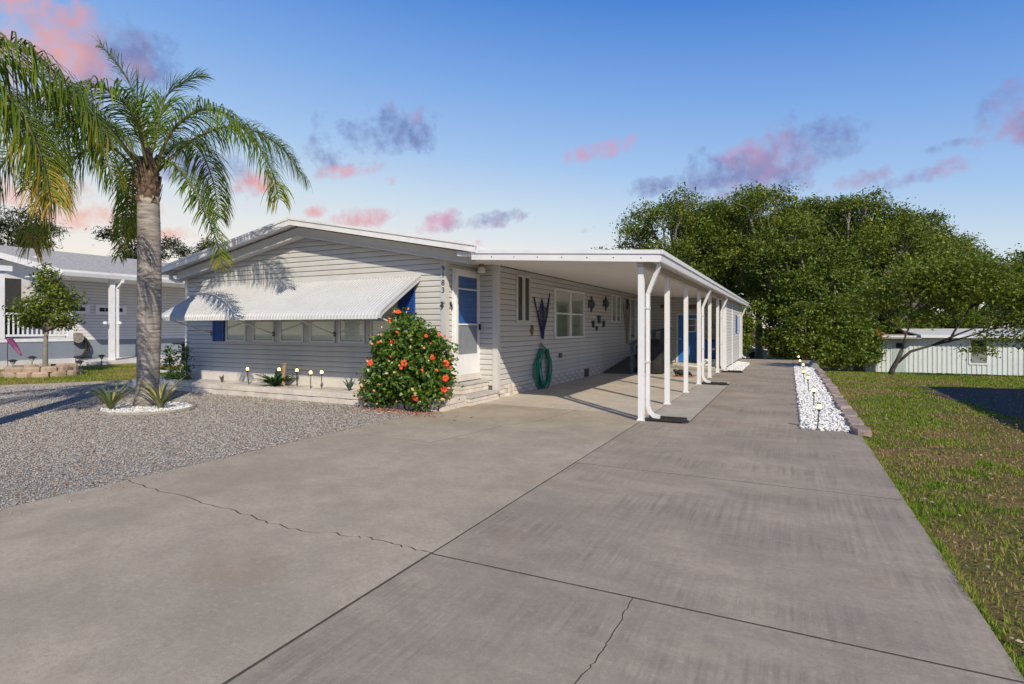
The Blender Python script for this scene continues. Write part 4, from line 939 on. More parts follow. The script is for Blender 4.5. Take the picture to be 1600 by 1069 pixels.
def tree(name, label, base, blobs, n, leaf, lm, seed, trunk_r=.18, fork=None, bark=None, group=None, clump=.32, per=14, inner=.45, cat='tree', twigs=2, aspect=.5, top=None):
    r = np.random.default_rng(seed); rr = random.Random(seed)
    t = thing(name, label, cat, base, group); bark = bark or BARK
    cen = np.array([b[:3] for b in blobs]); mid = cen.mean(0)
    fork = Vector(fork) if fork else Vector((base[0]*.6+mid[0]*.4, base[1]*.6+mid[1]*.4, base[2]+(mid[2]-base[2])*.45))
    pts, tint, clumps = blob_points(blobs, n, r, inner, clump, per)
    mb = MB(); p0 = Vector(base)
    path = curve_pts(p0-Vector((0, 0, .15)), fork, trunk_r*.7, rr, 5); mb.tube(path, [trunk_r*(1.35 if i == 0 else 1.0-.06*i) for i in range(6)], 9)
    for b in blobs:
        c_ = Vector(b[:3]); l = (c_-fork).length; rad = min(trunk_r*.6, .03+l*.022)
        pth = curve_pts(fork, c_, l*.08, rr, 6); mb.tube(pth, [rad*(1-.11*i) for i in range(7)], 6)
        for _ in range(twigs):
            for k in range(3):
                dv = Vector((rr.gauss(0, 1), rr.gauss(0, 1), rr.gauss(.2, .8))).normalized()
                e = c_+Vector((dv.x*b[3], dv.y*b[4], dv.z*b[5]))*rr.uniform(.7, .98); s_ = pth[rr.randint(3, 6)]
                mb.tube(curve_pts(s_, e, (e-s_).length*.12, rr, 4), [rad*.35, rad*.3, rad*.22, rad*.14, .008], 4, caps=False)
    obj('trunk', mb, bark, t, smooth=True)
    P, F = leaf_cloud(pts, leaf, seed+1, aspect=aspect); link('crown', np_mesh('crown', P, F, np.repeat(tint, 4)), lm, t)
    return t
OAK = tint_mat('oak_leaf', [(0, (0.050, 0.085, 0.010)), (0.35, (0.105, 0.155, 0.017)), (0.7, (0.185, 0.23, 0.026)), (1, (0.29, 0.29, 0.045))], 0.5, 0.28)
OAK2 = tint_mat('dark_leaf', [(0, (0.05, 0.085, 0.010)), (0.5, (0.105, 0.16, 0.016)), (1, (0.18, 0.23, 0.028))], 0.5, 0.25)
LIME = tint_mat('bright_leaf', [(0, (0.09, 0.13, 0.014)), (0.5, (0.15, 0.20, 0.020)), (1, (0.23, 0.26, 0.035))], 0.5, 0.32)
def crown(cx, cy, zb, zt, rx, ry, seed, k=9):
    """many small leaf pads over a lumpy dome plus some inside and below"""
    rr = random.Random(seed); bl = []; h = zt-zb; k = int(k*2.3)
    lump = [(rr.uniform(0, 6.28), rr.uniform(.1, .95), rr.uniform(.86, 1.08)) for _ in range(6)]
    for i in range(k):
        a = 2.4*i+rr.uniform(-.35, .35); f = ((i+.5)/k); el = math.asin(min(1, max(-1, 1-1.28*f)))    # down to just below the equator
        q = rr.uniform(.74, .93) if i % 5 else rr.uniform(.35, .6)
        for la, le, lk_ in lump:
            d_ = math.cos(el)*math.cos(le)*math.cos(a-la)+math.sin(el)*math.sin(le)
            if d_ > .8: q *= 1+(lk_-1)*(d_-.8)*5
        s_ = rr.uniform(.20, .32)
        zc = zb+h*.42
        bl.append((cx+rx*q*math.cos(el)*math.cos(a), cy+ry*q*math.cos(el)*math.sin(a), zc+(h*.55)*q*math.sin(el)*(1 if el > 0 else .8), rx*s_, ry*s_, min(h*.16, rx*s_*.62)))
    return bl
def gzz(x, y): return float(gz(x, y))
G_ = 'big trees behind the carport'
oaks = [(-6.6, 38.5, 10.9, 4.6, 3.6, 'broad oak rising directly behind the carport roof', OAK, 3.0),
        (-1.7, 38.0, 11.2, 4.1, 3.6, 'tallest oak in the middle, right above the storage room end', OAK, 2.5),
        (3.9, 41.5, 11.2, 3.8, 3.6, 'oak with open crown right of the tallest oak', OAK, 2.5),
        (8.0, 47.0, 10.0, 3.4, 3.4, 'oak with sloping crown behind the pale green house', OAK, 2.0),
        (11.4, 50.0, 7.6, 2.9, 3.0, 'lower oak beyond the roof of the pale green house', OAK, 2.0),
        (0.6, 34.5, 7.0, 3.0, 2.4, 'dense mid-height tree before the tallest oak', OAK2, 0.0), (-4.2, 41.5, 10.6, 3.6, 3.2, 'oak between the broad oak and the tallest oak', OAK, 3.0), (1.3, 42.5, 10.8, 3.4, 3.2, 'oak filling the gap right behind the tallest oak', OAK, 3.0), (6.4, 44.0, 9.6, 3.2, 3.0, 'oak closing the row above the pale green house', OAK, 1.5)]
for i, (x, y, zt_, rx, ry, lab, lm, zb_) in enumerate(oaks):
    zb = gzz(x, y); tree('oak_tree', lab, (x, y, zb), crown(x, y, zb_*.6, zt_, rx, ry, 30+i, 16), 36000, .088, lm, 60+i, .24, bark=BARKP, group=G_, clump=.27, per=16, twigs=1, inner=.3)
tree('oak_tree', 'small dark tree top peeking over the carport roof', (-12.2, 42, 0), crown(-12.2, 42, 2.5, 8.0, 2.0, 2.0, 51, 6), 5000, .11, OAK2, 71, .16, group=G_, clump=.35)
tree('oak_tree', 'dark leafy tree cut off by the right picture edge', (16.9, 54.6, -1.2), crown(16.9, 54.6, -.5, 7.9, 2.4, 2.4, 52, 12), 16000, .12, OAK2, 72, .22, group=G_, clump=.4)
# understorey
und = [(-3.2, 31.3, 3.9, 1.4, 'yellowish leafy bush right beside the storage room corner', LIME), (0.7, 30.8, 4.3, 1.7, 'dark bush at the end of the driveway', OAK), (1.9, 31.5, 4.6, 1.5, 'dense dark bush behind the kerb stone', OAK2),
       (3.3, 34.4, 4.4, .85, 'dark bush beside the pale green house corner', OAK2), (0.2, 34.2, 5.6, 1.7, 'tall dark bush filling the gap under the tallest oak', OAK2), (-3.6, 37.0, 6.6, 1.3, 'tall leafy bush filling the gap over the storage room roof', OAK), (-6.2, 35.0, 6.6, 2.0, 'leafy bush behind the carport roof', OAK2), (5.0, 45.5, 5.2, 2.4, 'dark bush behind the left end of the pale green house', OAK2), (9.0, 46.0, 5.2, 2.5, 'bush behind the window of the pale green house', OAK), (9.9, 44.8, 4.6, 1.9, 'leafy bush right behind the white roof edge', OAK2), (6.6, 43.6, 4.6, 1.8, 'leafy bush under the closing oak of the row', OAK2), (13.0, 47.5, 5.4, 2.6, 'dark bush behind the right end of the pale green house', OAK2), (17.5, 50.0, 5.6, 2.8, 'bush at the right picture edge beyond the pale green house', OAK)]
for i, (x, y, h, w, lab, lm) in enumerate(und):
    zb = gzz(x, y); tree('bush', lab, (x, y, zb), crown(x, y, zb-.6, zb+h, w, w*.9, 80+i, 12), 14000, .075, lm, 90+i, .07, group='bushes under the big trees', clump=.2, cat='bush', inner=.3, twigs=1, fork=(x, y, zb+.7))
# leaning small tree on the lawn edge
tx, ty = 2.9, 21.4; tz = gzz(tx, ty)
lt = thing('leaning_tree', 'small forked tree leaning right with wide bright green crown at the lawn edge', 'tree', (tx, ty, tz))
mb = MB()
def up(dx, z, dy=0): return (tx+dx, ty+dy, tz+z)
mb.tube([up(0, -.15), up(.06, .15), up(.20, .45), up(.32, .8)], [.10, .08, .068, .058], 9)
limbs = [[up(.10, .28), up(.55, .75), up(1.1, .95), up(1.8, 1.15, .1), up(2.6, 1.45, .2), up(3.3, 1.6, .1)], [up(.32, .8), up(.42, 1.3), up(.62, 1.75, .1), up(.55, 2.4, .2)],
         [up(1.1, .95), up(1.7, 1.3, -.2), up(2.2, 1.55, -.3), up(3.0, 2.1, -.3)], [up(1.5, 1.05), up(1.75, 1.6), up(2.0, 2.0, .1), up(2.3, 2.5, .2)], [up(1.75, 1.6), up(1.5, 2.0), up(1.2, 2.5, -.2)], [up(.42, 1.3), up(-.1, 1.8), up(-.5, 2.2, .1)], [up(2.6, 1.45), up(2.9, 2.0), up(3.3, 2.4)], [up(3.3, 1.6, .1), up(4.4, 1.85), up(5.4, 2.1), up(6.0, 2.4)]]
for i, l in enumerate(limbs): mb.tube(l, [.05*(1-.15*k) if i == 0 else .036*(1-.2*k) for k in range(len(l))], 7)
obj('trunk', mb, mat('dark_bark', (0.09, 0.075, 0.06), (0.05, 0.042, 0.035), 12, .9, bump=.5, bscale=30), lt, smooth=True)
bl = [up(.3, 2.7)+(1.3, 1.1, .55), up(1.5, 2.9)+(1.4, 1.2, .6), up(2.6, 2.7)+(1.4, 1.2, .55), up(3.7, 2.35)+(1.1, 1.0, .45), up(-.6, 2.35)+(.8, .8, .4), up(2.0, 3.3)+(1.2, 1.0, .4), up(3.0, 1.75, -.2)+(.8, .6, .28), up(4.3, 1.95)+(.8, .7, .35), up(.8, 3.2)+(1.1, 1, .35), up(2.5, 1.2, -.35)+(.5, .4, .16), up(5.2, 2.2)+(1.0, .9, .4), up(6.1, 2.5)+(1.0, .9, .4), up(5.0, 1.55, -.2)+(.7, .5, .25), up(5.9, 1.7)+(.7, .6, .3), up(4.4, 2.7)+(1.2, 1, .4), up(2.1, .8, -.4)+(.45, .3, .16), up(3.4, 1.2, -.3)+(.8, .5, .25), up(4.4, 1.3, -.1)+(.9, .6, .28), up(5.4, 1.35)+(.8, .6, .28), up(1.2, 1.9, .2)+(.7, .6, .3)]
pts, tint, _ = blob_points(bl, 27000, rng, .3, .16, 12); P, F = leaf_cloud(pts, .055, 5); link('crown', np_mesh('crown', P, F, np.repeat(tint, 4)), LIME, lt)
# trees far left, and one behind the home
PINE = tint_mat('pine_leaf', [(0, (0.018, 0.034, 0.014)), (0.5, (0.035, 0.055, 0.02)), (1, (0.07, 0.085, 0.035))], 0.6, 0.15)
for i, (x, y, h, w, lab) in enumerate([(-47, 26.5, 10.2, 2.6, 'sparse pine behind the left neighbouring roof'), (-54, 21.5, 10.4, 3.2, 'dense pine at the left picture edge'), (-43, 30.5, 8.6, 1.8, 'thin pine showing right behind the palm trunk')]):
    rr = random.Random(i+5); bl = [(x+rr.gauss(0, w*.45), y+rr.gauss(0, w*.4), h*rr.uniform(.5, .97), w*rr.uniform(.22, .36), w*.3, h*.045) for _ in range(22)]
    tree('pine_tree', lab, (x, y, 0), bl, 9000, .16, PINE, 120+i, .24, fork=(x, y, h*.62), group='pines far left', clump=.3, aspect=.22, twigs=2)
tree('background_tree', 'dark green tree top showing over the left slope of the gable', (-27.5, 26.0, 0), [(-27.5, 26, 5.4, 1.1, 1, .8), (-26.7, 26, 5.9, .8, .8, .6), (-28.2, 26.2, 5.0, .8, .8, .6), (-27.2, 26, 4.6, 1.2, 1.1, .8)], 3000, .13, OAK2, 130, .12, clump=.25)
# neighbour's small round tree in a stone ring
NT = (-20.9, 9.15, -.03)
tree('yard_tree', 'small round tree with thin trunk standing in the stone ring', NT, [(NT[0]+a, NT[1]+b, c_, d_, d_, e) for a, b, c_, d_, e in ((.1, 0, 3.05, .3, .4), (-.2, .1, 2.75, .35, .3), (-.6, .1, 2.25, .45, .3), (.75, -.1, 2.3, .4, .3), (0, -.4, 1.95, .55, .35), (.1, .4, 2.3, .5, .4), (.35, .1, 2.65, .4, .3), (-.95, 0, 1.8, .4, .25), (1.0, 0, 1.75, .4, .25), (-.4, -.2, 1.6, .35, .2), (.6, .2, 1.55, .3, .18))], 6000, .055, OAK, 140, .08, fork=(NT[0], NT[1], 1.35), clump=.12, inner=.2, per=10, bark=BARKP)

# ------------------------------------------------------------------ palms
FRM = tint_mat('palm_leaflet', [(0, (0.055, 0.10, 0.012)), (0.45, (0.11, 0.175, 0.018)), (0.72, (0.18, 0.24, 0.026)), (0.88, (0.36, 0.29, 0.035)), (1, (0.42, 0.28, 0.06))], 0.5, 0.3, 0.2)
RACH = mat('palm_stem', (0.10, 0.13, 0.03), (0.16, 0.12, 0.04), 6, 0.5)
PTR = None
def palm_bark():
    m = bpy.data.materials.new('palm_trunk_bark'); m.use_nodes = True; nt = m.node_tree; N = nt.nodes; L = nt.links.new; b = N['Principled BSDF']; b.inputs['Roughness'].default_value = .9
    g = N.new('ShaderNodeNewGeometry'); mp = N.new('ShaderNodeMapping'); mp.inputs['Scale'].default_value = (1.2, 1.2, 7); L(g.outputs['Position'], mp.inputs[0])
    n1_ = N.new('ShaderNodeTexNoise'); n1_.inputs['Scale'].default_value = 3.5; n1_.inputs['Detail'].default_value = 8; n1_.inputs['Roughness'].default_value = .65; L(mp.outputs[0], n1_.inputs['Vector'])
    rp = N.new('ShaderNodeValToRGB'); cr = rp.color_ramp; cr.elements[0].position = .34; cr.elements[0].color = (.14, .115, .10, 1); cr.elements[1].position = .62; cr.elements[1].color = (.40, .36, .33, 1); L(n1_.outputs[0], rp.inputs[0])
    L(rp.outputs[0], b.inputs['Base Color']); bn = N.new('ShaderNodeBump'); bn.inputs['Strength'].default_value = .7; bn.inputs['Distance'].default_value = .03; L(n1_.outputs[0], bn.inputs['Height']); L(bn.outputs[0], b.inputs['Normal']); return m
PTR = palm_bark()
BOOT = mat('palm_boot', (0.22, 0.15, 0.10), (0.07, 0.045, 0.03), 18, 0.9, bump=0.5, bscale=25)
RT, FWD = Vector((0.8953, 0.4455, 0)), Vector((-0.4455, 0.8953, 0))
def catmull(P, n):
    P = [Vector(p) for p in P]; P = [P[0]*2-P[1]]+P+[P[-1]*2-P[-2]]; out = []
    segs = len(P)-3
    for i in range(segs):
        for k in range(n):
            t = k/n; a, b, c_, d_ = P[i:i+4]
            out.append(.5*((2*b)+(c_-a)*t+(2*a-5*b+4*c_-d_)*t*t+(3*b-a-3*c_+d_)*t*t*t))
    out.append(P[-2]); return out
def frond(palm, ctrl, seed, L_=0.86, hang=1.6, dry=0.0, fan=False, tipdry=.25):
    """rachis along control points, two rows of drooping leaflets in loose planes"""
    r = random.Random(seed); pts = catmull(ctrl, 10); N_ = len(pts)
    ra = MB().tube(pts, [.028*(1-.88*i/(N_-1))+.003 for i in range(N_)], 6)
    fo = obj('frond', ra, RACH, palm, smooth=True)
    cum = [0]
    for a, b in zip(pts, pts[1:]): cum.append(cum[-1]+(b-a).length)
    tot = cum[-1]; V_ = []; F = []; T = []
    n = int(tot/0.022)
    for k in range(n):
        s_ = .14+.86*(k+r.uniform(0, 1))/n; dd = s_*tot
        i = max(j for j in range(N_-1) if cum[j] <= dd); f_ = (dd-cum[i])/(cum[i+1]-cum[i]+1e-9); p = pts[i].lerp(pts[i+1], min(f_, 1)); tg = (pts[i+1]-pts[i]).normalized()
        side = tg.cross(Vector((0, 0, 1)))
        if side.length < .25: side = tg.cross(FWD)
        side.normalize(); nup = side.cross(tg).normalized()
        for sg in (-1, 1):
            ln = L_*(math.sin(math.pi*min(.96, .12+.80*s_))**.6)*r.uniform(.8, 1.1)*(1.0 if s_ > .2 else .75)
            an = r.uniform(.6, 1.0) if not fan else r.uniform(.35, .85)
            d0 = (side*sg*math.sin(an)+tg*math.cos(an)*(.8 if not fan else 1.2)+nup*r.uniform(-.25, .55)).normalized()
            hg = hang*r.uniform(.7, 1.25)
            q = [p]; d_ = d0.copy()
            for j in range(4):
                q.append(q[-1]+d_*ln/4); d_ = (d_+Vector((0, 0, -1))*hg*.42).normalized()
            w = r.uniform(.007, .0115)
            wd = d0.cross(nup); wd = (wd if wd.length > .1 else side).normalized()
            o = len(V_)
            for j, (pp, ww) in enumerate(zip(q, (.5, 1, 1, .75, .08))): V_ += [tuple(pp+wd*w*ww), tuple(pp-wd*w*ww)]
            for j in range(4): F.append((o+2*j, o+2*j+1, o+2*j+3, o+2*j+2))
            tv = min(1, max(0, r.uniform(.1, .62)+dry+max(0, s_-.68)*tipdry*3)); T += [min(1, tv+.04*j) for j in range(5) for _ in (0, 1)]
    me = np_mesh('leaflets', np.array(V_), np.array(F), np.array(T)); link('leaflets', me, FRM, fo)
    return fo
def palm(label, base, z_top, r0, fr):
    p = thing('palm_tree', label, 'palm', base, 'palms in the gravel yard'); B = Vector(base)
    mb = MB(); n = 26; V_ = []; zs_ = [i/(n-1) for i in range(n)]
    path = [B+Vector((.05*math.sin(z*3)-.03*z, .03*z, z*z_top)) for z in zs_]
    rad = []
    for z in zs_: rad.append(r0*(1+.55*max(0, .10-z)/.10*.6+.12*math.sin(z*3.0))*(1+random.uniform(-.012, .012)))
    mb.tube(path, rad, 22); obj('trunk', mb, PTR, p, smooth=True)
    bt = MB(); r = random.Random(4); tp = path[-1]
    for k in range(44):          # old leaf bases wrapping the top of the trunk
        a = k*2.4; z = -.25+.78*k/44; rr = r0*(1.0-.35*max(0, k/44-.3)); c_, s_ = math.cos(a), math.sin(a); w = .085
        V0 = tp+Vector((c_*rr, s_*rr, z)); tn = Vector((-s_, c_, 0)); ou = Vector((c_, s_, 0)); h = r.uniform(.22, .38)
        bt.add([V0-tn*w-ou*.05, V0+tn*w-ou*.05, V0+tn*w*.75+ou*.02+Vector((0, 0, h*.55)), V0-tn*w*.75+ou*.02+Vector((0, 0, h*.55)), V0+tn*w*.25+ou*r.uniform(.0, .06)+Vector((0, 0, h)), V0-tn*w*.25+ou*.06+Vector((0, 0, h))], [(0, 1, 2, 3), (3, 2, 4, 5)])
    bt.tube([tp+Vector((0, 0, -.1)), tp+Vector((0, 0, .5)), tp+Vector((0, 0, .9))], [r0*.95, r0*.75, r0*.25], 12)
    obj('leaf_bases', bt, BOOT, p)
    for i, (ct, kw) in enumerate(fr):
        frond(p, [tp+RT*a+FWD*b+Vector((0, 0, c_)) for a, b, c_ in ct], 200+i+int(base[0]*7), **kw)
    return p
# control points: (to the right, away, up) in metres from the trunk top
FR1 = [([(0, 0, .5), (-.1, 0, 1.3), (-.30, -.1, 2.1), (-.75, -.2, 2.75)], dict(L_=.62, hang=.45, fan=True)), ([(0, 0, .5), (.1, .1, 1.3), (.25, .2, 2.0), (.75, .4, 2.45)], dict(L_=.62, hang=.5, fan=True)),
       ([(.1, 0, .5), (.55, -.1, 1.25), (1.2, -.2, 1.55), (1.9, -.3, 1.2), (2.4, -.35, .45), (2.55, -.35, -.1)], dict()),
       ([(.1, .1, .5), (.6, .4, 1.2), (1.2, .8, 1.6), (1.9, 1.1, 1.35), (2.4, 1.3, .7)], dict()),
       ([(.1, -.05, .35), (.45, -.2, .62), (.95, -.35, .2), (1.4, -.45, -.6), (1.62, -.45, -1.35)], dict(L_=.5, tipdry=.35, hang=.6)),
       ([(-.1, 0, .5), (-.6, -.3, 1.15), (-1.2, -.6, 1.15), (-1.8, -.85, .5), (-2.15, -1.0, -.5), (-2.25, -1.0, -1.3)], dict(dry=.12, tipdry=.45)),
       ([(-.1, 0, .5), (-.7, .2, 1.3), (-1.4, .4, 1.55), (-2.2, .6, 1.15), (-2.8, .7, .3)], dict()),
       ([(-.1, .1, .4), (-.5, .5, .9), (-1.0, 1.0, .7), (-1.4, 1.4, -.1), (-1.6, 1.5, -.9)], dict(L_=.55)),
       ([(0, .1, .5), (.1, .7, 1.2), (.1, 1.4, 1.4), (.05, 2.1, .9), (0, 2.5, .1)], dict()),
       ([(-.05, -.1, .5), (-.4, -.7, 1.2), (-.7, -1.4, 1.3), (-.95, -2.0, .75), (-1.1, -2.3, .0)], dict(dry=.05)),
       ([(.05, -.1, .5), (.15, -.6, 1.25), (.05, -1.2, 1.5), (-.2, -1.8, 1.1), (-.4, -2.1, .5)], dict()),
       ([(-.1, .05, .35), (-.45, .3, .6), (-.7, .6, .1), (-.85, .75, -.6)], dict(L_=.45)),
       ([(-.1, -.05, .4), (-.55, -.25, .85), (-1.05, -.45, .55), (-1.45, -.6, -.2), (-1.6, -.65, -1.0)], dict(dry=.1, tipdry=.4))]
palm('tall palm with grey trunk in the round pebble bed', (-10.55, 6.17, 0.0), 3.85, .172, FR1)
FR2 = [([(.1, .1, .5), (.5, .3, 1.15), (1.1, .5, 1.25), (1.75, .6, .75), (2.15, .65, .15)], dict()), ([(.1, .0, .5), (.6, .2, .8), (1.15, .3, .6), (1.55, .3, -.1), (1.7, .3, -.7)], dict(dry=.15, tipdry=.5)),
       ([(0, .1, .5), (.3, .7, 1.2), (.6, 1.4, 1.3), (.9, 2.0, .8), (1.0, 2.3, .1)], dict()), ([(-.1, .1, .5), (-.6, .6, 1.2), (-1.2, 1.2, 1.2), (-1.7, 1.7, .5)], dict()),
       ([(-.1, 0, .5), (-.8, -.1, 1.2), (-1.6, -.2, 1.2), (-2.2, -.3, .4)], dict()), ([(0, -.1, .5), (-.3, -.8, 1.2), (-.6, -1.6, 1.2), (-.8, -2.2, .4)], dict()),
       ([(.1, -.1, .5), (.5, -.6, 1.2), (.9, -1.3, 1.2), (1.2, -1.9, .4)], dict()), ([(0, 0, .5), (0, 0, 1.4), (.1, .1, 2.2)], dict(L_=.6, hang=.1, fan=True)), ([(-.1, .1, .4), (-.5, .5, .8), (-.9, .9, .3), (-1.1, 1.1, -.5)], dict()), ([(.1, .1, .4), (.5, .5, .8), (.8, 1.0, .4), (.9, 1.3, -.4)], dict())]
palm('second palm standing beyond the left picture edge, only its fronds in view', (-9.25, 2.45, 0.0), 3.65, .17, FR2)
# ------------------------------------------------------------------ hibiscus and small plants
HIB = tint_mat('hibiscus_leaf', [(0, (0.038, 0.08, 0.010)), (0.5, (0.08, 0.15, 0.018)), (0.85, (0.14, 0.23, 0.028)), (1, (0.23, 0.33, 0.045))], 0.32, 0.2, 0.6)
hx, hy = -6.15, 8.15
hb_ = thing('hibiscus_bush', 'big dense hibiscus bush with orange flowers before the front corner', 'bush', (hx, hy, 0))
bl = [(hx, hy, .8, .70, .55, .68), (hx-.3, hy, .5, .58, .5, .46), (hx+.3, hy-.02, .55, .58, .5, .5), (hx+.02, hy, 1.32, .36, .34, .36), (hx+.55, hy+.1, 1.0, .30, .32, .34), (hx-.58, hy+.1, .72, .28, .3, .3), (hx-.3, hy-.1, 1.15, .30, .28, .30), (hx+.38, hy-.05, 1.22, .26, .26, .28), (hx+.66, hy, .62, .24, .26, .26), (hx-.12, hy, 1.55, .18, .18, .22), (hx+.1, hy-.35, .8, .36, .22, .4), (hx-.45, hy-.2, .28, .4, .3, .25), (hx+.5, hy-.2, .26, .36, .3, .22)]
pts, tint, cl_ = blob_points(bl, 15000, np.random.default_rng(31), .5, .07, 9); ok = pts[:, 2] > .03; pts, tint = pts[ok], tint[ok]
P, F = leaf_cloud(pts, .042, 32, up=.1, aspect=.55); link('foliage', np_mesh('foliage', P, F, np.repeat(tint, 4)), HIB, hb_)
mb = MB(); rr = random.Random(9)
for k in range(14):
    a = rr.uniform(0, 6.28); e = (hx+.6*math.cos(a)*rr.uniform(.2, 1), hy+.45*math.sin(a), rr.uniform(.6, 1.5)); mb.tube(curve_pts((hx+rr.uniform(-.12, .12), hy+rr.uniform(-.1, .1), -.02), e, .1, rr, 5), [.02, .018, .015, .012, .009, .005], 5)
obj('stem', mb, BARK, hb_, smooth=True)
PETAL = mat('hibiscus_petal', (0.84, 0.06, 0.02), (0.80, 0.12, 0.04), 20, 0.6, var=.18)
BUD = mat('hibiscus_bud', (0.75, 0.36, 0.20), (0.6, 0.45, 0.22), 20, 0.6, var=.2)
fm = MB()
for k in range(5):
    a = 2*math.pi*k/5; c_, s_ = math.cos(a), math.sin(a); q = []
    for rad, w, h in ((.006, .008, 0), (.03, .022, .016), (.055, .031, .014), (.068, .018, .002)):
        q += [(c_*rad-s_*w, s_*rad+c_*w, h), (c_*rad*1.03, s_*rad*1.03, h+.006), (c_*rad+s_*w, s_*rad-c_*w, h)]
    fm.add(q, [(3*j+i, 3*j+i+1, 3*j+i+4, 3*j+i+3) for j in range(3) for i in range(2)])
fm.tube([(0, 0, 0), (.004, 0, .03), (.012, 0, .055)], [.005, .004, .006], 5)
fme = fm.mesh('flower'); bme_ = MB().lathe([(.004, -.02), (.014, -.005), (.017, .012), (.010, .03), (.003, .04)], n=7).mesh('bud', True)
def on_bush(rr):
    while True:
        b = rr.choice(bl); a, e = rr.uniform(-2.6, .35), rr.uniform(-.75, 1.1)
        d_ = Vector((math.cos(e)*math.cos(a), math.cos(e)*math.sin(a), math.sin(e))); p = Vector(b[:3])+Vector((d_.x*b[3], d_.y*b[4], d_.z*b[5]))*1.05
        if p.z < .08: continue
        if all(((p.x-q[0])/q[3])**2+((p.y-q[1])/q[4])**2+((p.z-q[2])/q[5])**2 > .95 for q in bl): return p, d_
for k in range(30):
    p, d_ = on_bush(rr); d_ = (d_+Vector((.25+rr.gauss(0, .5), -.4+rr.gauss(0, .5), rr.gauss(0, .5)))*.8).normalized()
    o = link('flower', fme, PETAL, hb_, loc=p+d_*.03); o.rotation_euler = d_.to_track_quat('Z', 'Y').to_euler(); q = rr.choice((.35, .45, .6, .75, .9)); o.scale = (q, q, q*rr.uniform(.8, 2.2))
for k in range(40):
    p, d_ = on_bush(rr); o = link('bud', bme_, BUD, hb_, loc=p+d_*.03); o.rotation_euler = (d_+Vector((0, 0, .4))).to_track_quat('Z', 'Y').to_euler(); q = rr.uniform(.8, 1.5); o.scale = (q, q, q)

def strap_plant(name, label, loc, n, L_, w, lm, seed, spread=.8, cat='plant', group=None, arch=1.0):
    r = random.Random(seed); t = thing(name, label, cat, loc, group); B = Vector(loc)
    for k in range(n):
        a = k*2.4+r.uniform(-.3, .3); el = r.uniform(.35, 1.0); l = L_*r.uniform(.65, 1.1); d_ = Vector((math.cos(a)*spread*el, math.sin(a)*spread*el, 1)).normalized(); sd_ = Vector((-math.sin(a), math.cos(a), 0))
        p = B.copy(); V_ = []; dd = d_
        for j, ww in enumerate((.6, 1, .9, .65, .05)):
            V_ += [p-sd_*w*ww, p+Vector((0, 0, -.3*w*ww)), p+sd_*w*ww]; p = p+dd*l/4; dd = (dd+Vector((math.cos(a), math.sin(a), -.55))*.22*arch).normalized()
        F = [(3*j+i, 3*j+i+1, 3*j+i+4, 3*j+i+3) for j in range(4) for i in range(2)]
        me = np_mesh('leaf', np.array([tuple(v) for v in V_]), np.array(F), np.full(len(V_), r.uniform(0, 1))); link('leaf', me, lm, t)
    return t
LIRI = tint_mat('flax_leaf', [(0, (0.08, 0.12, 0.04)), (0.4, (0.17, 0.21, 0.07)), (0.75, (0.32, 0.30, 0.10)), (1, (0.42, 0.38, 0.17))], 0.45, 0.2)
AGV = tint_mat('agave_leaf', [(0, (0.05, 0.10, 0.085)), (1, (0.09, 0.15, 0.12))], 0.4, 0.1); PRP = tint_mat('purple_leaf', [(0, (0.07, 0.04, 0.06)), (1, (0.14, 0.09, 0.09))], 0.45, 0.15)
strap_plant('flax_plant', 'spiky yellow green plant left of the palm trunk', (-10.45, 5.50, .02), 36, .72, .017, LIRI, 1, group='spiky plants under the palm')
strap_plant('flax_plant', 'spiky yellow green plant right of the palm trunk', (-9.85, 5.98, .02), 42, .78, .017, LIRI, 2, group='spiky plants under the palm')
strap_plant('agave_plant', 'small blue grey agave in the ledge beside the hibiscus', (-7.85, 8.50, PLZ-.01), 9, .28, .03, AGV, 3, spread=.6, arch=.3)
strap_plant('bromeliad', 'tiny dark purple sprout on the ledge below the second front window', (-11.65, 8.48, PLZ-.01), 8, .19, .02, PRP, 4, spread=.5, arch=.3)
strap_plant('fern_plant', 'spreading dark green leafy plant between the torches on the ledge', (-9.95, 8.50, PLZ-.01), 60, .62, .034, tint_mat('fern_leaf', [(0, (0.02, 0.06, 0.02)), (.6, (0.04, 0.10, 0.028)), (1, (0.08, 0.16, 0.04))], .45, .2), 5, spread=1.9, arch=1.1)
tk = MB(); tk.tube([(-9.72, 8.52, PLZ-.01), (-9.72, 8.52, .45), (-9.70, 8.52, .68)], [.035, .04, .036], 10); tk.box(-9.76, 8.47, .66, -9.66, 8.57, .69)
tag(obj('bamboo_post', tk, mat('bamboo', (0.38, 0.27, 0.17), (0.26, 0.18, 0.11), 9, .7, stretch=(1, 1, 4))), 'short tan bamboo post standing behind the leafy plant on the ledge', 'post')
# climbing plant at the left corner
vt = thing('climbing_shrub', 'climbing shrub with two leafy stems at the left front corner', 'plant', (-13.5, 8.6, 0))
bl2 = [(-13.65, 8.55, .45, .2, .16, .38), (-13.8, 8.6, .75, .16, .15, .25), (-13.05, 8.55, .5, .14, .12, .45), (-13.05, 8.55, .85, .11, .1, .25), (-13.35, 8.5, .25, .4, .2, .14)]
pts, tint, _ = blob_points(bl2, 1300, rng, .2, .05, 8); P, F = leaf_cloud(pts, .036, 41); link('foliage', np_mesh('foliage', P, F, np.repeat(tint, 4)), HIB, vt)
mb = MB(); mb.tube([(-13.65, 8.55, .1), (-13.7, 8.55, .5), (-13.8, 8.6, .85)], .012, 5); mb.tube([(-13.05, 8.55, .15), (-13.05, 8.55, .6), (-13.04, 8.55, 1.0)], .012, 5); obj('stem', mb, BARK, vt)

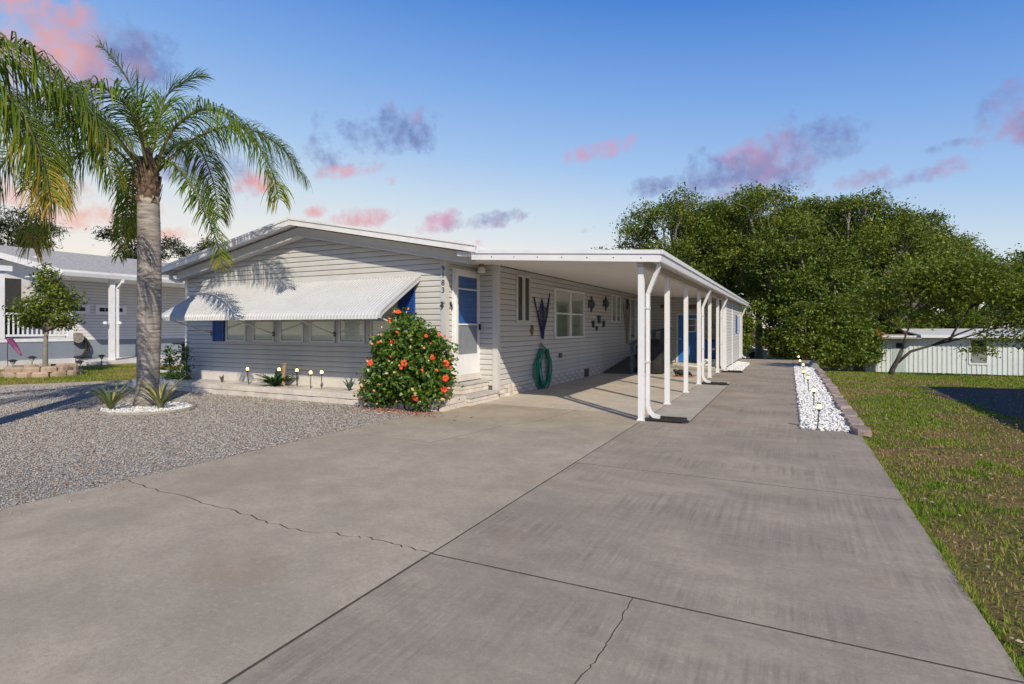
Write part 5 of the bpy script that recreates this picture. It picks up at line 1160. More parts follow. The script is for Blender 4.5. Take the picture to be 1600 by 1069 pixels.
# ------------------------------------------------------------------ solar torches
BULB = emit_mat('lit_bulb', (1.0, 0.70, 0.24), 3.6); TGL = glass_mat('torch_glass', (0.95, 0.9, 0.75), 0.04, 0.1)
T0 = Vector((0.36, 9.0, 0.0))
def make_torch(loc, label, group, h=.26, lean=0.0):
    t = thing('solar_torch', label, 'torch light', loc, group); B = Vector(loc)
    obj('stake', MB().tube([B+Vector((0, 0, -.03)), B+Vector((lean*h, 0, h-.03))], .008, 8), BLACKM, t)
    c_ = tuple(B+Vector((lean*h, 0, h-.03)))
    hd = obj('head', MB().lathe([(.009, 0), (.018, .012), (.026, .03), (.029, .042), (.027, .044), (.022, .03), (.014, .016)], c_, 12), BLACKM, t)
    obj('bulb', MB().lathe([(.008, .022), (.026, .045), (.033, .07), (.028, .098), (.010, .113)], c_, 10), BULB, hd, smooth=True)
    cg = MB()
    for k in range(4):
        a = math.pi/2*k+.4; cg.tube([Vector(c_)+Vector((.031*math.cos(a), .031*math.sin(a), .076)), Vector(c_)+Vector((.033*math.cos(a), .033*math.sin(a), .115))], .003, 4)
    cg.lathe([(.028, .114), (.029, .120), (.018, .130), (.004, .134)], c_, 12); obj('cap', cg, BLACKM, hd)
    return t
ords = ['nearest torch light in the white pebble strip', 'second torch light from the near end of the pebble strip', 'third torch light from the near end of the pebble strip', 'fourth torch light from the near end of the pebble strip', 'fifth torch light along the pebble strip', 'sixth torch light along the pebble strip, before the last', 'farthest torch light past the end of the pebble strip']
for (x, y), l, ln in zip([(.36, 9.05), (.40, 11.45), (.39, 14.2), (.35, 16.2), (.36, 19.2), (.34, 21.3), (.33, 24.3)], ords, (.08, 0, -.03, -.05, .08, -.05, 0)):
    make_torch((x, y, .01), l, 'torch lights in the pebble strip', .27, ln)
for (x, y, ln), l in zip([(-10.72, 8.45, -.15), (-10.02, 8.66, 0), (-9.48, 8.66, 0), (-8.75, 8.35, 0), (-8.62, 8.52, 0)], ['leaning torch light alone left on the front ledge', 'torch light left of the leafy plant on the ledge', 'torch light right behind the leafy plant on the ledge', 'front one of two close torch lights on the ledge', 'rear one of two close torch lights on the ledge']):
    make_torch((x, y, PLZ-.01), l, 'torch lights on the front ledge', .30, ln)

# ------------------------------------------------------------------ things hanging on the side wall
WXS = HX1+0.022
HOSE = mat('green_hose', (0.008, 0.27, 0.19), (0.006, 0.20, 0.15), 12, .4)
hs = thing('garden_hose', 'coiled green garden hose hanging on the carport wall', 'hose', (WXS, 12.25, 0.5)); mb = MB(); rr = random.Random(2); p = []
for k in range(11):
    ry_, rz_ = rr.uniform(.27, .47), rr.uniform(.40, .50); cy_, off_ = 12.27+rr.uniform(-.05, .06), .03+.011*k
    for j in range(20):
        a = 2*math.pi*j/20+math.pi/2; p.append((WXS+off_+.012*math.sin(3*a+k), cy_+ry_*math.cos(a)*(.72 if math.sin(a) > .4 else 1), .95-rz_+rz_*math.sin(a)))
mb.tube(p, .0135, 7); obj('coil', mb, HOSE, hs, smooth=True)
hk = MB(); hk.tube([(WXS-.002, 12.28, 1.02), (WXS+.09, 12.28, .98), (WXS+.12, 12.3, .93)], .012, 6); hk.tube([(WXS+.02, 12.22+.07*math.cos(a/8*3.14), 1.0+.09*math.sin(a/8*3.14)) for a in range(9)], .008, 5); hk.lathe([(.05, 0), (.06, .05), (.02, .09)], (WXS+.12, 12.32, .83), 8)
obj('hanger', hk, mat('old_bronze', (0.08, 0.06, 0.04), None, 9, .5), hs)
NETB = mat('navy_net', (0.018, 0.03, 0.095), (0.03, 0.045, 0.13), 30, .85); NETT = mat('tan_net', (0.36, 0.29, 0.22), (0.27, 0.21, 0.16), 30, .85)
def net(label, pts_top, bot, m, thick):
    """fishing net draped from several nails and gathered at the bottom: a mesh of knotted cords over swags"""
    t = thing('fishing_net', label, 'net', (WXS, bot[0], bot[1])); ns = len(pts_top); cords = []; cols_ = 13; rows = 16
    def top(u):
        f_ = u*(ns-1); i = min(int(f_), ns-2); a = f_-i; y = pts_top[i][0]*(1-a)+pts_top[i+1][0]*a; z = pts_top[i][1]*(1-a)+pts_top[i+1][1]*a
        return y, z-math.sin(math.pi*a)*.55*(pts_top[i][1]-bot[1])*.62
    G2 = [[None]*cols_ for _ in range(rows)]
    for r_ in range(rows):
        v = r_/(rows-1)
        for c_ in range(cols_):
            u = c_/(cols_-1); y, z = top(u); e = v**.85; wob = .012*math.sin(c_*5+r_*3)
            G2[r_][c_] = Vector((WXS+.012+.035*math.sin(math.pi*v)*abs(math.sin(c_*1.7)), y+(bot[0]-y)*e*(1-.12*(1-v))+wob, z+(bot[1]-z)*v))
    mb = MB()
    for r_ in range(rows-1):
        for c_ in range(cols_):
            for dc in (-1, 1):
                if 0 <= c_+dc < cols_: mb.tube([G2[r_][c_], G2[r_+1][c_+dc]], thick, 3, caps=False)
    obj('cords', mb, m, t)
    rp_ = MB()
    for c_ in (0, cols_//2, cols_-1): rp_.tube([G2[r_][c_]+Vector((.012, 0, 0)) for r_ in range(rows)], [thick*2.2*(1-.3*i/rows)+.004 for i in range(rows)], 5)
    rp_.tube([G2[0][c_]+Vector((.01, 0, 0)) for c_ in range(cols_)], .010, 5); rp_.tube([(WXS+.03, bot[0], bot[1]-.04), (WXS+.04, bot[0], bot[1]+.25)], [.03, .05], 7)
    obj('edge_rope', rp_, m, t); return t
net('navy blue fishing net draped in three points on the side wall', [(11.80, 2.16), (12.28, 2.14), (12.76, 2.30)], (12.30, 1.22), NETB, .0045)
net('tan fishing net hanging in a long point near the far wall window', [(19.55, 2.36), (20.0, 2.3), (20.45, 2.34)], (20.1, .9), NETT, .004)
def flat_shape(name, label, outline, y, z, s_, m, cat, group=None, bulge=.03, flip=1):
    """embossed metal wall figure: outline in (along wall, up)"""
    n = len(outline); cx_ = sum(p[0] for p in outline)/n; cy_ = sum(p[1] for p in outline)/n; V_ = []; F = []
    for k, d_ in ((1, 0), (1, .012), (.72, .012+bulge*.7), (.3, .012+bulge)): V_ += [(WXS+d_, y+flip*(cx_+(p[0]-cx_)*k)*s_, z+(cy_+(p[1]-cy_)*k)*s_) for p in outline]
    V_.append((WXS+.012+bulge, y+flip*cx_*s_, z+cy_*s_))
    for j in range(3): F += [(j*n+i, j*n+(i+1) % n, j*n+n+(i+1) % n, j*n+n+i) for i in range(n)]
    F += [(3*n+i, 3*n+(i+1) % n, 4*n) for i in range(n)]
    return tag(obj(name, MB().add(V_, F), m), label, cat, group)
FISH = [(-.5, .02), (-.42, .1), (-.3, .17), (-.12, .26), (-.02, .40), (.1, .36), (.14, .24), (.22, .14), (.30, .07), (.38, .09), (.5, .20), (.46, .03), (.5, -.16), (.38, -.06), (.28, -.06), (.18, -.15), (.10, -.34), (-.02, -.33), (-.08, -.20), (-.28, -.13), (-.42, -.07)]
FBLK = mat('dark_fish_metal', (0.015, 0.02, 0.03), (0.10, 0.09, 0.14), 14, .35, metal=.3); FGRN = mat('green_metal', (0.015, 0.07, 0.055), (0.02, 0.03, 0.03), 16, .4, metal=.2); FORG = mat('orange_metal', (0.32, 0.13, 0.03), (0.12, 0.05, 0.02), 20, .4)
flat_shape('fish_ornament', 'orange metal fish hung upright beside the navy net', [(b, a) for a, b in FISH], 11.72, 1.38, .27, FORG, 'ornament')
flat_shape('fish_ornament', 'dark metal fish on the wall, the one nearer the big window', FISH, 16.08, 2.14, .68, FBLK, 'ornament', 'dark fish on the side wall', flip=-1)
flat_shape('fish_ornament', 'dark green metal fish on the wall, the one nearer the narrow window', FISH, 17.55, 2.22, .68, FGRN, 'ornament', 'dark fish on the side wall', flip=-1)
TUR = [(0, .5), (.10, .42), (.12, .32), (.30, .30), (.48, .42), (.44, .24), (.32, .12), (.34, -.1), (.40, -.32), (.24, -.26), (.12, -.38), (0, -.46), (-.12, -.38), (-.24, -.26), (-.40, -.32), (-.34, -.1), (-.32, .12), (-.44, .24), (-.48, .42), (-.30, .30), (-.12, .32), (-.10, .42)]
for (y, z, s_), l in zip([(16.8, 1.70, .30), (16.22, 1.55, .25), (17.28, 1.56, .24), (16.56, 1.42, .16)], ['largest green metal turtle at the top of the group', 'green metal turtle at the left of the group', 'green metal turtle at the right of the group', 'smallest green metal turtle at the bottom of the group']):
    flat_shape('turtle_ornament', l, [(a*1.3, b) for a, b in TUR], y, z, s_, FGRN, 'ornament', 'turtles on the side wall')
sea = MB(); sea.tube([(WXS+.05, 20.02-.10, 2.43), (WXS+.05, 20.05, 2.46), (WXS+.05, 20.12, 2.40), (WXS+.05, 20.10, 2.30), (WXS+.05, 20.02, 2.20), (WXS+.05, 20.06, 2.10), (WXS+.05, 20.12, 2.12)], [.012, .05, .04, .065, .045, .022, .01], 7); sea.tube([(WXS, 20.1, 2.3), (WXS+.05, 20.1, 2.3)], .01, 5)
tag(obj('seahorse_ornament', sea, FBLK, smooth=True), 'black seahorse ornament hung over the tan net', 'ornament')

# ------------------------------------------------------------------ wooden ramp, grill and things in the carport
RB = mat('ramp_paint', (0.075, 0.125, 0.155), (0.055, 0.095, 0.12), 6, .6); RD = mat('ramp_deck', (0.10, 0.115, 0.12), (0.07, 0.08, 0.085), 8, .8)
rp = thing('access_ramp', 'blue grey wooden ramp with handrail along the house wall', 'ramp', (-4.85, 19.5, 0))
def rz(y): return .03+(min(y, 20.6)-17.1)*.11
for k in range(36):
    y0 = 17.12+k*.138; obj('deck_board', MB().add([(-5.30, y0, rz(y0)), (-4.44, y0, rz(y0)), (-4.44, y0+.13, rz(y0+.13)), (-5.30, y0+.13, rz(y0+.13)), (-5.30, y0, rz(y0)-.03), (-4.44, y0, rz(y0)-.03), (-4.44, y0+.13, rz(y0+.13)-.03), (-5.30, y0+.13, rz(y0+.13)-.03)], [(0, 1, 2, 3), (7, 6, 5, 4), (0, 4, 5, 1), (1, 5, 6, 2), (2, 6, 7, 3), (3, 7, 4, 0)]), RD, rp)
obj('side_skirt', MB().add([(-4.42, 17.2, 0), (-4.38, 17.2, 0), (-4.38, 22.1, 0), (-4.42, 22.1, 0), (-4.42, 17.2, .06), (-4.38, 17.2, .06), (-4.38, 22.1, .44), (-4.42, 22.1, .44)], [(3, 2, 1, 0), (4, 5, 6, 7), (0, 1, 5, 4), (1, 2, 6, 5), (2, 3, 7, 6), (3, 0, 4, 7)]), RB, rp)
for y, h in ((17.36, .92), (19.0, 1.1), (20.6, 1.35)): obj('post', MB().box(-4.47, y-.045, 0.0, -4.375, y+.045, h), RB, rp)
obj('handrail', MB().rect_tube([(-4.42, 17.2, .93), (-4.42, 19.0, 1.13), (-4.42, 20.7, 1.37)], .12, .04, (1, 0, 0)), RB, rp)
obj('mid_rail', MB().rect_tube([(-4.40, 17.4, .50), (-4.40, 20.6, .90)], .03, .09, (1, 0, 0)), RB, rp)
pn_ = MB(); pn_.box(-4.44, 21.75, .02, -4.06, 21.80, 1.40); obj('end_panel', pn_, RB, rp)
obj('end_rail', MB().rect_tube([(-5.2, 21.78, 1.08), (-4.5, 21.78, 1.36), (-4.04, 21.78, 1.44)], .05, .06, (0, 1, 0)), RB, rp)
obj('baluster', MB().box(-4.75, 21.76, .4, -4.69, 21.80, 1.26), RB, rp)
# covered grill
gc = (-3.92, 17.75); gr = thing('covered_grill', 'barbecue grill under a black fitted cover behind the front post', 'grill', (gc[0], gc[1], 0)); V_ = []; F = []; nseg = 28; rings = [(.0, .42, .30), (.02, .43, .31), (.35, .41, .29), (.68, .44, .30), (.80, .46, .31), (.86, .44, .30), (.98, .36, .25), (1.05, .24, .18), (1.075, .05, .05)]
for z, a_, b_ in rings:
    for k in range(nseg):
        t = 2*math.pi*k/nseg; c_, s_ = math.cos(t), math.sin(t); m_ = max(abs(c_), abs(s_))**.75; fold = 1+(.035*math.sin(9*t+z*2)*(1 if z < .7 else .25))
        V_.append((gc[0]+a_*c_/m_*fold, gc[1]+b_*s_/m_*fold, z+.03))
for i in range(len(rings)-1): F += [(i*nseg+k, i*nseg+(k+1) % nseg, (i+1)*nseg+(k+1) % nseg, (i+1)*nseg+k) for k in range(nseg)]
F.append(tuple(range((len(rings)-1)*nseg, len(rings)*nseg)))
obj('cover', MB().add(V_, F), mat('grill_cover', (0.014, 0.013, 0.014), (0.022, 0.02, 0.021), 10, .6, bump=.3, bscale=14), gr, smooth=True)
for sx_, sy_ in ((-1, -1), (1, -1), (-1, 1), (1, 1)): obj('wheel', MB().lathe([(.03, 0), (.03, .04)], (gc[0]+sx_*.33, gc[1]+sy_*.22, 0), 10), BLACKM, gr)
# low black object on a mat with a white pipe
dk = thing('garden_figure', 'low dark figure lying on an orange mat behind the third post', 'figure', (-2.8, 16.95, 0)); mb = MB()
mb.tube([(-3.02, 16.95, .11), (-2.9, 16.97, .13), (-2.75, 17.0, .12), (-2.6, 17.03, .09)], [.05, .09, .085, .05], 9); mb.tube([(-3.08, 16.93, .19), (-3.02, 16.94, .17), (-2.96, 16.95, .13)], [.03, .055, .05], 8)
for a, b in ((-3.0, -.07), (-2.95, .08), (-2.68, -.07), (-2.62, .08)): mb.tube([(a, 16.97+b, .10), (a+.05, 16.96+b*1.6, .03)], [.035, .022], 6)
obj('body', mb, BLACKM, dk, smooth=True)
tag(obj('door_mat', MB().box(-3.08, 16.75, .003, -2.5, 17.2, .016, .003), mat('orange_mat', (0.42, 0.17, 0.09), (0.3, 0.13, 0.08), 30, .95)), 'small faded orange mat on the carport floor under the dark figure', 'mat')
tag(obj('white_pipe', MB().tube([(-3.1, 17.3, .30), (-2.7, 17.3, .31), (-2.4, 17.28, .27), (-2.28, 17.22, .17), (-2.26, 17.2, .02)], .024, 8), WHITE, smooth=True), 'bent white pipe standing behind the dark figure in the carport', 'pipe')
# wheeled bin
bn_ = thing('wheeled_bin', 'blue wheeled refuse bin against the rear carport wall', 'bin', (-2.62, 21.95, 0)); BB = mat('bin_blue', (0.012, 0.085, 0.33), (0.010, 0.07, 0.28), 5, .45); X0, Y0 = -2.62, 21.9; V_ = []
for z, w, d_ in ((.06, .21, .22), (.55, .245, .27), (.90, .265, .30)): V_ += [(X0-w, Y0-d_, z), (X0+w, Y0-d_, z), (X0+w, Y0+d_, z), (X0-w, Y0+d_, z)]
obj('body', MB().add(V_, [(3, 2, 1, 0)]+[(j*4+i, j*4+(i+1) % 4, j*4+4+(i+1) % 4, j*4+4+i) for j in range(2) for i in range(4)]), BB, bn_)
ld = MB().box(X0-.285, Y0-.33, .905, X0+.285, Y0+.31, .94, .01); ld.prism([(Y0-.30, .941), (Y0+.28, .941), (Y0+.2, 1.0), (Y0-.2, .985)], X0-.25, X0+.25, 'x'); obj('lid', ld, BB, bn_)
for s_ in (-1, 1): obj('wheel', MB().tube([(X0+s_*.21, Y0+.22, .11), (X0+s_*.27, Y0+.22, .11)], .105, 14), BLACK, bn_)
obj('handle', MB().tube([(X0-.2, Y0+.33, .86), (X0-.2, Y0+.37, .9), (X0+.2, Y0+.37, .9), (X0+.2, Y0+.33, .86)], .014, 6), BB, bn_)
obj('sticker', MB().box(X0+.10, Y0-.302, .62, X0+.17, Y0-.285, .70), WHITE, bn_)
# folded white lawn chair leaning at the bin
fc_ = thing('folded_chair', 'small white folding table tipped in front of the blue bin', 'table', (-2.6, 21.2, 0)); f = MB()
f.add([(-2.92, 21.35, .06), (-2.36, 21.35, .06), (-2.28, 21.42, .30), (-2.84, 21.42, .30), (-2.92, 21.37, .06), (-2.36, 21.37, .06), (-2.28, 21.44, .30), (-2.84, 21.44, .30)], [(0, 1, 2, 3), (7, 6, 5, 4), (0, 4, 5, 1), (1, 5, 6, 2), (2, 6, 7, 3), (3, 7, 4, 0)]); obj('table_top', f, WHITE, fc_)
f = MB(); f.tube([(-2.85, 21.33, .08), (-2.45, 21.36, .26)], .014, 6); f.tube([(-2.5, 21.33, .08), (-2.75, 21.36, .26)], .014, 6); obj('leg', f, BLACKM, fc_); obj('leg', MB().tube([(-2.93, 21.2, .02), (-2.4, 21.2, .02), (-2.38, 21.36, .09)], .016, 6), WHITE, fc_)

# ------------------------------------------------------------------ left neighbouring house
NSID = mat('pale_siding', (0.66, 0.65, 0.65), (0.62, 0.61, 0.615), 2, .5, var=.02); NSK = mat('blue_grey_skirt', (0.23, 0.26, 0.31), (0.20, 0.23, 0.28), 2, .6); SHG = mat('grey_shingle', (0.44, 0.43, 0.43), (0.30, 0.29, 0.29), 12, .9, bump=.6, bscale=22, stretch=(1, 1, 3))
NH = thing('neighbour_house', 'pale grey sided neighbouring house with grey shingle roof at left', 'house', (-29, 14, 0)); NW = -27.3
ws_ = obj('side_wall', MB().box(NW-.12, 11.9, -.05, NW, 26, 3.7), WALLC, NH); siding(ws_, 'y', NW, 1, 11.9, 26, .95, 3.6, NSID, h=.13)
obj('skirt', MB().box(NW, 11.9, .12, NW+.03, 26, .93), NSK, NH); obj('white_band', MB().box(NW, 11.9, .93, NW+.04, 26, .95), WHITE, NH)
obj('slab', MB().box(-27.2, 11.85, -.04, -24.3, 26, .12), mat('pale_slab', (0.62, 0.60, 0.58), None, 4, .8), NH)
# roof: eave over the posts, rising west
rf = obj('roof', MB().prism([(-33, 5.2), (-24.55, 3.62), (-24.55, 3.70), (-33, 5.3)], 11.2, 26.4, 'y'), SHG, NH)
sg = MB()
for k in range(22):
    x0 = -24.6-k*.38; sg.prism([(x0-.40, 3.702+(-24.55-x0+.40)*.1894), (x0, 3.702+(-24.55-x0)*.1894), (x0, 3.725+(-24.55-x0)*.1894), (x0-.40, 3.706+(-24.55-x0+.40)*.1894)], 11.22, 26.38, 'y')
obj('shingle_course', sg, SHG, rf)
obj('gutter', MB().prism([(-24.55, 3.40), (-24.47, 3.42), (-24.42, 3.56), (-24.42, 3.64), (-24.55, 3.64)], 11.2, 26.4, 'y'), WHITE, NH)
obj('soffit', MB().box(NW+.02, 11.22, 3.46, -24.56, 26.3, 3.5), SOFFIT, NH); obj('front_fascia', MB().prism([(-33, 5.05), (-24.5, 3.42), (-24.5, 3.66), (-33, 5.28)], 11.16, 11.199, 'y'), WHITE, NH)
p_ = obj('post', MB().box(-24.87, 13.0, .10, -24.70, 13.17, 3.40), WHITE, NH); obj('downspout', MB().rect_tube([(-24.5, 13.35, 3.42), (-24.5, 13.33, 3.3), (-24.75, 13.28, 3.05), (-24.75, 13.28, .2)], .09, .08, (0, 1, 0)), WHITE, NH); obj('post', MB().box(-24.87, 19.0, .10, -24.70, 19.17, 3.40), WHITE, NH)
fl = MB()
for y in (12.80, 13.34):
    fl.tube([(-24.80, 13.08, 1.63), (-24.72, y, 1.63)], .02, 6); fl.lathe([(.03, -.07), (.08, -.03), (.08, .05), (.03, .07)], (-24.70, y, 1.63), 10)
obj('flood_light', fl, WHITE, NH)
def strip_window(y0, y1, z0, z1):
    f = MB(); X = NW+.02; t = .13; e = .15; f.box(X, y0, z0, X+.05, y1, z0+t); f.box(X, y0, z1-t, X+.05, y1, z1); f.box(X, y0, z0+t, X+.05, y0+e, z1-t); f.box(X, y1-e, z0+t, X+.05, y1, z1-t); w = obj('window', f, WHITE, NH)
    n = 4; dy = (y1-y0-2*e)/n
    for k in range(n): obj('pane', MB().box(X+.002, y0+e+k*dy+.02, z0+t, X+.02, y0+e+(k+1)*dy-.02, z1-t), DARK, w)
    obj('mullion', MB().box(X, y0+e, z0+t, X+.0015, y1-e, z1-t), WHITE, w)
strip_window(13.73, 15.0, 2.03, 2.46); strip_window(12.2, 13.5, 2.03, 2.46)
obj('utility_box', MB().box(NW+.03, 15.5, .70, NW+.15, 15.75, .88, .01), WHITE, NH); obj('utility_box', MB().box(NW+.03, 15.85, .70, NW+.15, 16.1, .88, .01), WHITE, NH)
# porch in front
PX_ = -25.05
obj('porch_floor', MB().box(-29, 6.5, .92, PX_, 11.85, 1.04), WHITE, NH); obj('porch_skirt', MB().box(PX_-.06, 6.5, -.03, PX_-.03, 11.88, .918), NSK, NH); obj('porch_base', MB().box(PX_-.03, 6.5, -.04, PX_+.02, 11.9, .26), mat('pale_slab', (0, 0, 0)), NH)
obj('column', MB().box(PX_-.28, 9.45, 1.041, PX_, 9.72, 3.46, .01), WHITE, NH); obj('newel', MB().box(PX_-.2, 11.66, 1.041, PX_, 11.84, 2.1, .01), WHITE, NH)
obj('rail', MB().box(PX_-.12, 9.72, 1.12, PX_-.05, 11.66, 1.20), WHITE, NH); obj('rail', MB().box(PX_-.13, 9.72, 1.92, PX_-.04, 11.66, 1.99), WHITE, NH)
for k in range(13): obj('baluster', MB().box(PX_-.11, 9.84+k*.14, 1.201, PX_-.06, 9.88+k*.14, 1.919), WHITE, NH)
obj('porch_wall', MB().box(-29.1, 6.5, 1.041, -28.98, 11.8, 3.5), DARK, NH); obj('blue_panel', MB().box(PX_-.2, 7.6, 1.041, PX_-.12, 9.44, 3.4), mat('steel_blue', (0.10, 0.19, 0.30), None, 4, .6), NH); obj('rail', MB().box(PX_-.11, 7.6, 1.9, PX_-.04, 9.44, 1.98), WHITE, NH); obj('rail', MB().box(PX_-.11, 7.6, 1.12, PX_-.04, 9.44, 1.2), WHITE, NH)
obj('porch_roof', MB().box(-29.1, 6.4, 3.465, -24.95, 9.9, 3.66), WHITE, NH); obj('front_wall', MB().box(-33, 11.8, -.05, NW-.13, 11.92, 4.4), NSID, NH)
# black hose on a reel at the skirt
hr = thing('hose_reel', 'thick black hose coiled on a reel against the blue grey skirting', 'hose', (-27.1, 12.94, .1)); mb = MB(); p = []; rr = random.Random(3)
for k in range(9):
    a0, b0 = rr.uniform(.36, .5), rr.uniform(.42, .52)
    for j in range(16):
        a = 2*math.pi*j/16; p.append((NW+.09+.022*k, 12.94+a0*math.cos(a), .62+b0*math.sin(a)))
mb.tube(p, .03, 6); obj('coil', mb, BLACK, hr, smooth=True); obj('reel', MB().tube([(NW+.031, 12.94, 1.02), (NW+.32, 12.94, 1.02)], .22, 14), mat('reel_grey', (0.30, 0.27, 0.23), (0.18, 0.16, 0.14), 9, .6), hr)
# stone ring
sr = thing('stone_ring', 'ring of stacked tan garden stones round the small yard tree', 'stone ring', (-20.4, 8.95, 0)); TAN = mat('tan_stone', (0.42, 0.31, 0.23), (0.32, 0.24, 0.18), 8, .85, bump=.4, bscale=25, var=.2); rr = random.Random(8)
for row in range(2):
    for k in range(13):
        a = 2*math.pi*(k+.5*row)/13; rad = .85-.05*row; obj('stone', rough_stone(.42, .26, .17, rr), TAN, sr, loc=(-20.75+rad*math.cos(a), 9.0+rad*math.sin(a), -.04+row*.15), rot=(0, 0, a+math.pi/2))
obj('soil', MB().lathe([(.78, 0), (.76, .2), (.1, .24)], (-20.75, 9.0, 0), 16), SOIL, sr)
# path lights
def path_light(loc, label):
    t = thing('path_light', label, 'garden light', loc, 'garden lights in the neighbouring yard'); B = loc
    obj('stake', MB().lathe([(.012, 0), (.012, .26)], B, 8), BLACKM, t); obj('lens', MB().lathe([(.03, .26), (.085, .37)], B, 10), mat('clear_plastic', (0.5, 0.5, 0.48), None, 6, .2), t); obj('cap', MB().lathe([(.12, .37), (.125, .385), (.06, .42), (.01, .43)], B, 12), BLACKM, t)
for l, x in zip([(-22.4, 8.9, 0), (-21.55, 9.05, .12), (-20.35, 9.75, .12), (-19.75, 9.5, 0), (-23.3, 11.95, 0)], ['garden light left of the stone ring', 'garden light on the left stones of the ring', 'garden light just right of the yard tree trunk', 'garden light at the right edge of the stone ring', 'garden light before the white post of the neighbouring house']): path_light(l, x)
# garden flag
gf = thing('garden_flag', 'purple fish shaped windsock on a thin pole at the left edge', 'flag', (-22.2, 8.7, 0)); obj('pole', MB().tube([(-22.2, 8.7, 0), (-22.25, 8.7, .6), (-22.35, 8.75, 1.05)], .012, 5), BLACKM, gf)
mb = MB(); mb.tube([(-22.38, 8.72, 1.10), (-22.22, 8.78, 1.02), (-22.1, 8.83, .86), (-21.95, 8.9, .62), (-21.9, 8.92, .55)], [.02, .085, .07, .04, .01], 8); mb.tube([(-22.24, 8.78, 1.06), (-22.14, 8.82, 1.15)], [.035, .01], 5); obj('windsock', mb, mat('purple_cloth', (0.13, 0.02, 0.12), (0.30, 0.10, 0.16), 4, .8), gf, smooth=True)
# table and shrub beside the home's left corner
tb = thing('patio_table', 'dark round patio table behind the left corner of the home', 'table', (-21.2, 14.2, 0)); obj('table_top', MB().lathe([(.75, .80), (.78, .83), (.75, .86)], (-21.2, 14.2, 0), 20), BLACKM, tb); obj('pedestal', MB().lathe([(.5, .1), (.42, .3), (.42, .72), (.5, .8)], (-21.2, 14.2, 0), 14), mat('dark_stone', (0.06, 0.05, 0.045), None, 8, .8), tb)
for k in range(2): obj('shelf', MB().lathe([(.62, .28+.2*k), (.64, .30+.2*k), (.62, .33+.2*k)], (-21.2, 14.2, 0), 18), MATS['dark_stone'], tb)
rs = thing('bare_shrub', 'reddish brown shrub beside the dark round table', 'shrub', (-18.2, 12.35, 0)); pts, tint, _ = blob_points([(-18.2, 12.35, .62, .38, .3, .32), (-18.1, 12.3, .95, .25, .25, .2)], 700, rng, .2, .1, 6); P, F = leaf_cloud(pts, .06, 77); link('foliage', np_mesh('foliage', P, F, np.repeat(tint, 4)), tint_mat('russet_leaf', [(0, (0.10, 0.05, 0.05)), (1, (0.25, 0.13, 0.10))], .6, .2), rs); obj('stem', MB().tube([(-18.2, 12.35, 0), (-18.2, 12.35, .7)], .03, 6), BARK, rs)
pw = obj('path', MB().box(-24.2, 13.6, -.05, -15.5, 15.6, .02), MATS['pale_slab']); struct(pw)
pb = MB().rect_tube([(-18.8, 11.3, .0), (-16.2, 11.9, .0)], .16, .06, (.2, -.97, 0)); tag(obj('garden_beam', pb, MATS['pale_slab']), 'pale concrete strip lying in the grass left of the home', 'edging')

# ------------------------------------------------------------------ right neighbouring house beyond the lawn
RH = thing('panelled_house', 'pale green house with vertical ribbed panels beyond the lawn', 'house', (9, 38, -1.3)); RY = 36.2; rzb = -1.22; rzt = 1.02
PG = mat('pale_green_panel', (0.64, 0.69, 0.67), (0.60, 0.65, 0.635), 2, .5, dirt=(0.54, 0.58, 0.56), dscale=1.0, var=.02)
fw2 = obj('front_wall', MB().box(4.25, RY, rzb-.4, 17, RY+.15, rzt), PG, RH)
k = 0; x = 6.4
rib = MB().box(-.03, -.022, rzb+.12, .03, 0, rzt-.02, .004).mesh('panel_rib')
while x < 17:
    link('panel_rib', rib, PG, fw2, loc=(x, RY-.001, 0)); x += .205
x = 4.35
while x < 6.3:
    if not 5.0 < x < 5.62: link('panel_rib', rib, PG, fw2, loc=(x, RY-.001, 0))
    x += .205
obj('door', MB().box(5.02, RY-.03, rzb-.02, 5.62, RY-.001, rzt-.2), mat('pale_door', (0.45, 0.54, 0.51), None, 3, .5), RH); obj('door_window', MB().box(5.17, RY-.045, .35, 5.45, RY-.031, .62), MATS['dark_glass'], RH)
f = MB(); f.box(8.28, RY-.05, -.45, 8.36, RY-.023, .9); f.box(9.02, RY-.05, -.45, 9.10, RY-.023, .9); f.box(8.36, RY-.05, -.45, 9.02, RY-.023, -.37); f.box(8.36, RY-.05, .82, 9.02, RY-.023, .9); w = obj('window', f, WHITE, RH); obj('pane', MB().box(8.36, RY-.04, -.37, 9.02, RY-.024, .82), mat('milky_pane', (0.16, 0.18, 0.16), (0.30, 0.32, 0.30), 4, .15, spec=.6), w); obj('blind', MB().box(8.40, RY-.0405, .2, 8.98, RY-.0402, .80), DARK, w)
obj('foundation', MB().box(6.4, RY-.04, rzb-.5, 17, RY-.002, rzb+.08), mat('tan_foundation', (0.34, 0.29, 0.22), None, 5, .8), RH)
obj('roof', MB().prism([(RY-.45, rzt-.02), (RY+7, rzt+.30), (RY+7, rzt+.37), (RY-.45, rzt+.05)], 6.2, 17.5, 'x'), WHITE, RH)
obj('roof', MB().prism([(RY-.6, rzt-.16), (RY+3.0, rzt+.0), (RY+3.0, rzt+.05), (RY-.6, rzt-.11)], 3.9, 6.19, 'x'), mat('old_tin', (0.36, 0.34, 0.31), (0.26, 0.22, 0.18), 6, .7), RH)
obj('eave_fascia', MB().box(6.2, RY-.48, rzt-.1, 17.5, RY-.452, rzt+.05), WHITE, RH)
obj('end_wall', MB().box(4.25, RY+.151, rzb-.4, 4.4, RY+7, rzt), PG, RH)
ac = thing('air_conditioner', 'grey louvred air conditioner box at the right house wall', 'air conditioner', (11.0, RY-.75, rzb)); obj('casing', MB().box(10.55, RY-1.1, rzb-.25, 11.55, RY-.3, rzb+.42, .02), mat('ac_grey', (0.34, 0.33, 0.33), None, 5, .5), ac); lv2 = MB()
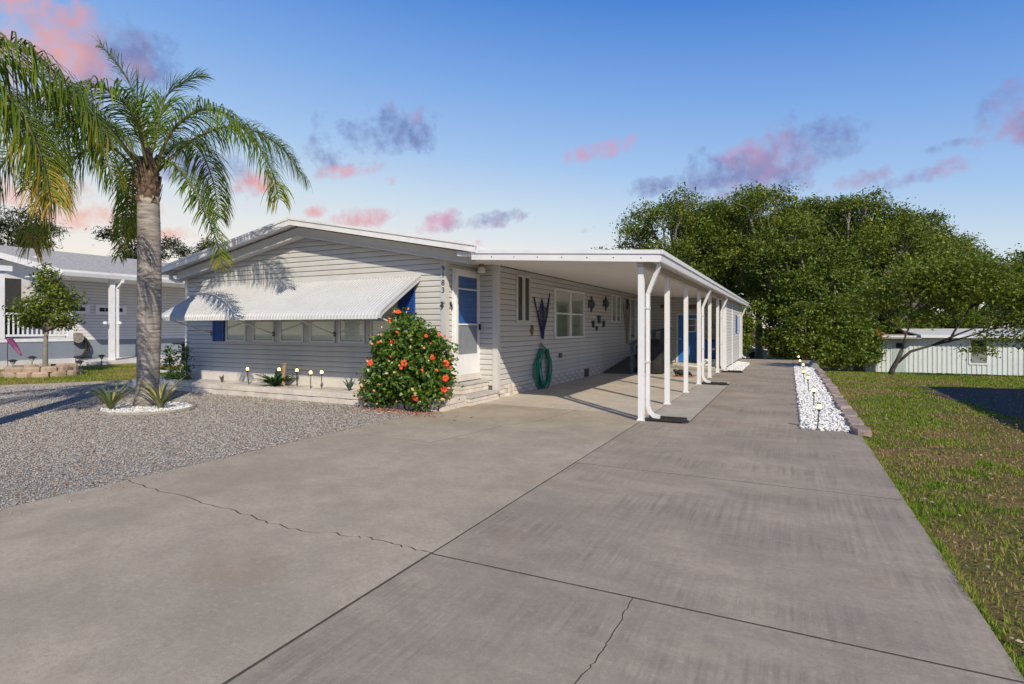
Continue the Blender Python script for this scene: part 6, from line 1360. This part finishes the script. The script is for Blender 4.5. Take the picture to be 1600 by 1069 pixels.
for q in range(20): lv2.box(10.58+q*.048, RY-1.115, rzb-.15, 10.60+q*.048, RY-1.1005, rzb+.38)
obj('louvre', lv2, mat('ac_dark', (0.16, 0.16, 0.16), None, 5, .5), ac)
tp = thing('orange_tarp', 'crumpled orange cloth at the roof edge of the pale green house', 'cloth', (4.2, RY-.3, rzt)); mb = MB(); rr = random.Random(4); q = [[(3.95+.12*i+rr.uniform(-.03, .03), RY-.65+rr.uniform(-.1, .1), rzt-.02+(.42 if j == 1 else .1 if j == 2 else -.08)*(1-abs(i-2)*.28)+rr.uniform(-.06, .06)) for i in range(6)] for j in range(3)]
obj('cloth', MB().add([p for r_ in q for p in r_], [(j*6+i, j*6+i+1, j*6+i+7, j*6+i+6) for j in range(2) for i in range(5)]), mat('orange_cloth', (0.65, 0.13, 0.03), (0.5, 0.1, 0.03), 9, .7), tp)
# parked car glimpsed through the bushes at the end of the drive
cr_ = thing('parked_car', 'pale parked car glimpsed through the bushes past the storage room', 'car', (-3.3, 41, -.6)); czb = -.75
cb = MB().prism([(-5.3, czb+.25), (-1.3, czb+.25), (-1.25, czb+.7), (-2.1, czb+.85), (-2.9, czb+1.35), (-4.3, czb+1.38), (-5.1, czb+.9), (-5.35, czb+.75)], 40.0, 41.7, 'y'); obj('body', cb, mat('car_paint', (0.45, 0.52, 0.6), None, 4, .25, coat=.5), cr_)
obj('window', MB().prism([(-4.85, czb+.9), (-2.5, czb+.9), (-2.98, czb+1.28), (-4.25, czb+1.30)], 39.985, 39.999, 'y'), MATS['dark_glass'], cr_)
for x in (-4.5, -2.1): obj('wheel', MB().tube([(x, 39.97, czb+.3), (x, 40.2, czb+.3)], .31, 16), BLACK, cr_)

# ------------------------------------------------------------------ house just right of the picture, whose roof shades the far lawn
OH = thing('shading_house', 'plain house right outside the picture shading the far lawn', 'house', (10, 9, 0))
obj('wall', MB().box(6.8, 2.0, -.05, 14, 13.2, 2.8), NSID, OH)
obj('roof', MB().prism([(6.05, 2.82), (14.8, 2.82), (14.8, 2.9), (10.4, 3.9), (6.05, 2.95)], 1.5, 13.9, 'y'), SHG, OH)
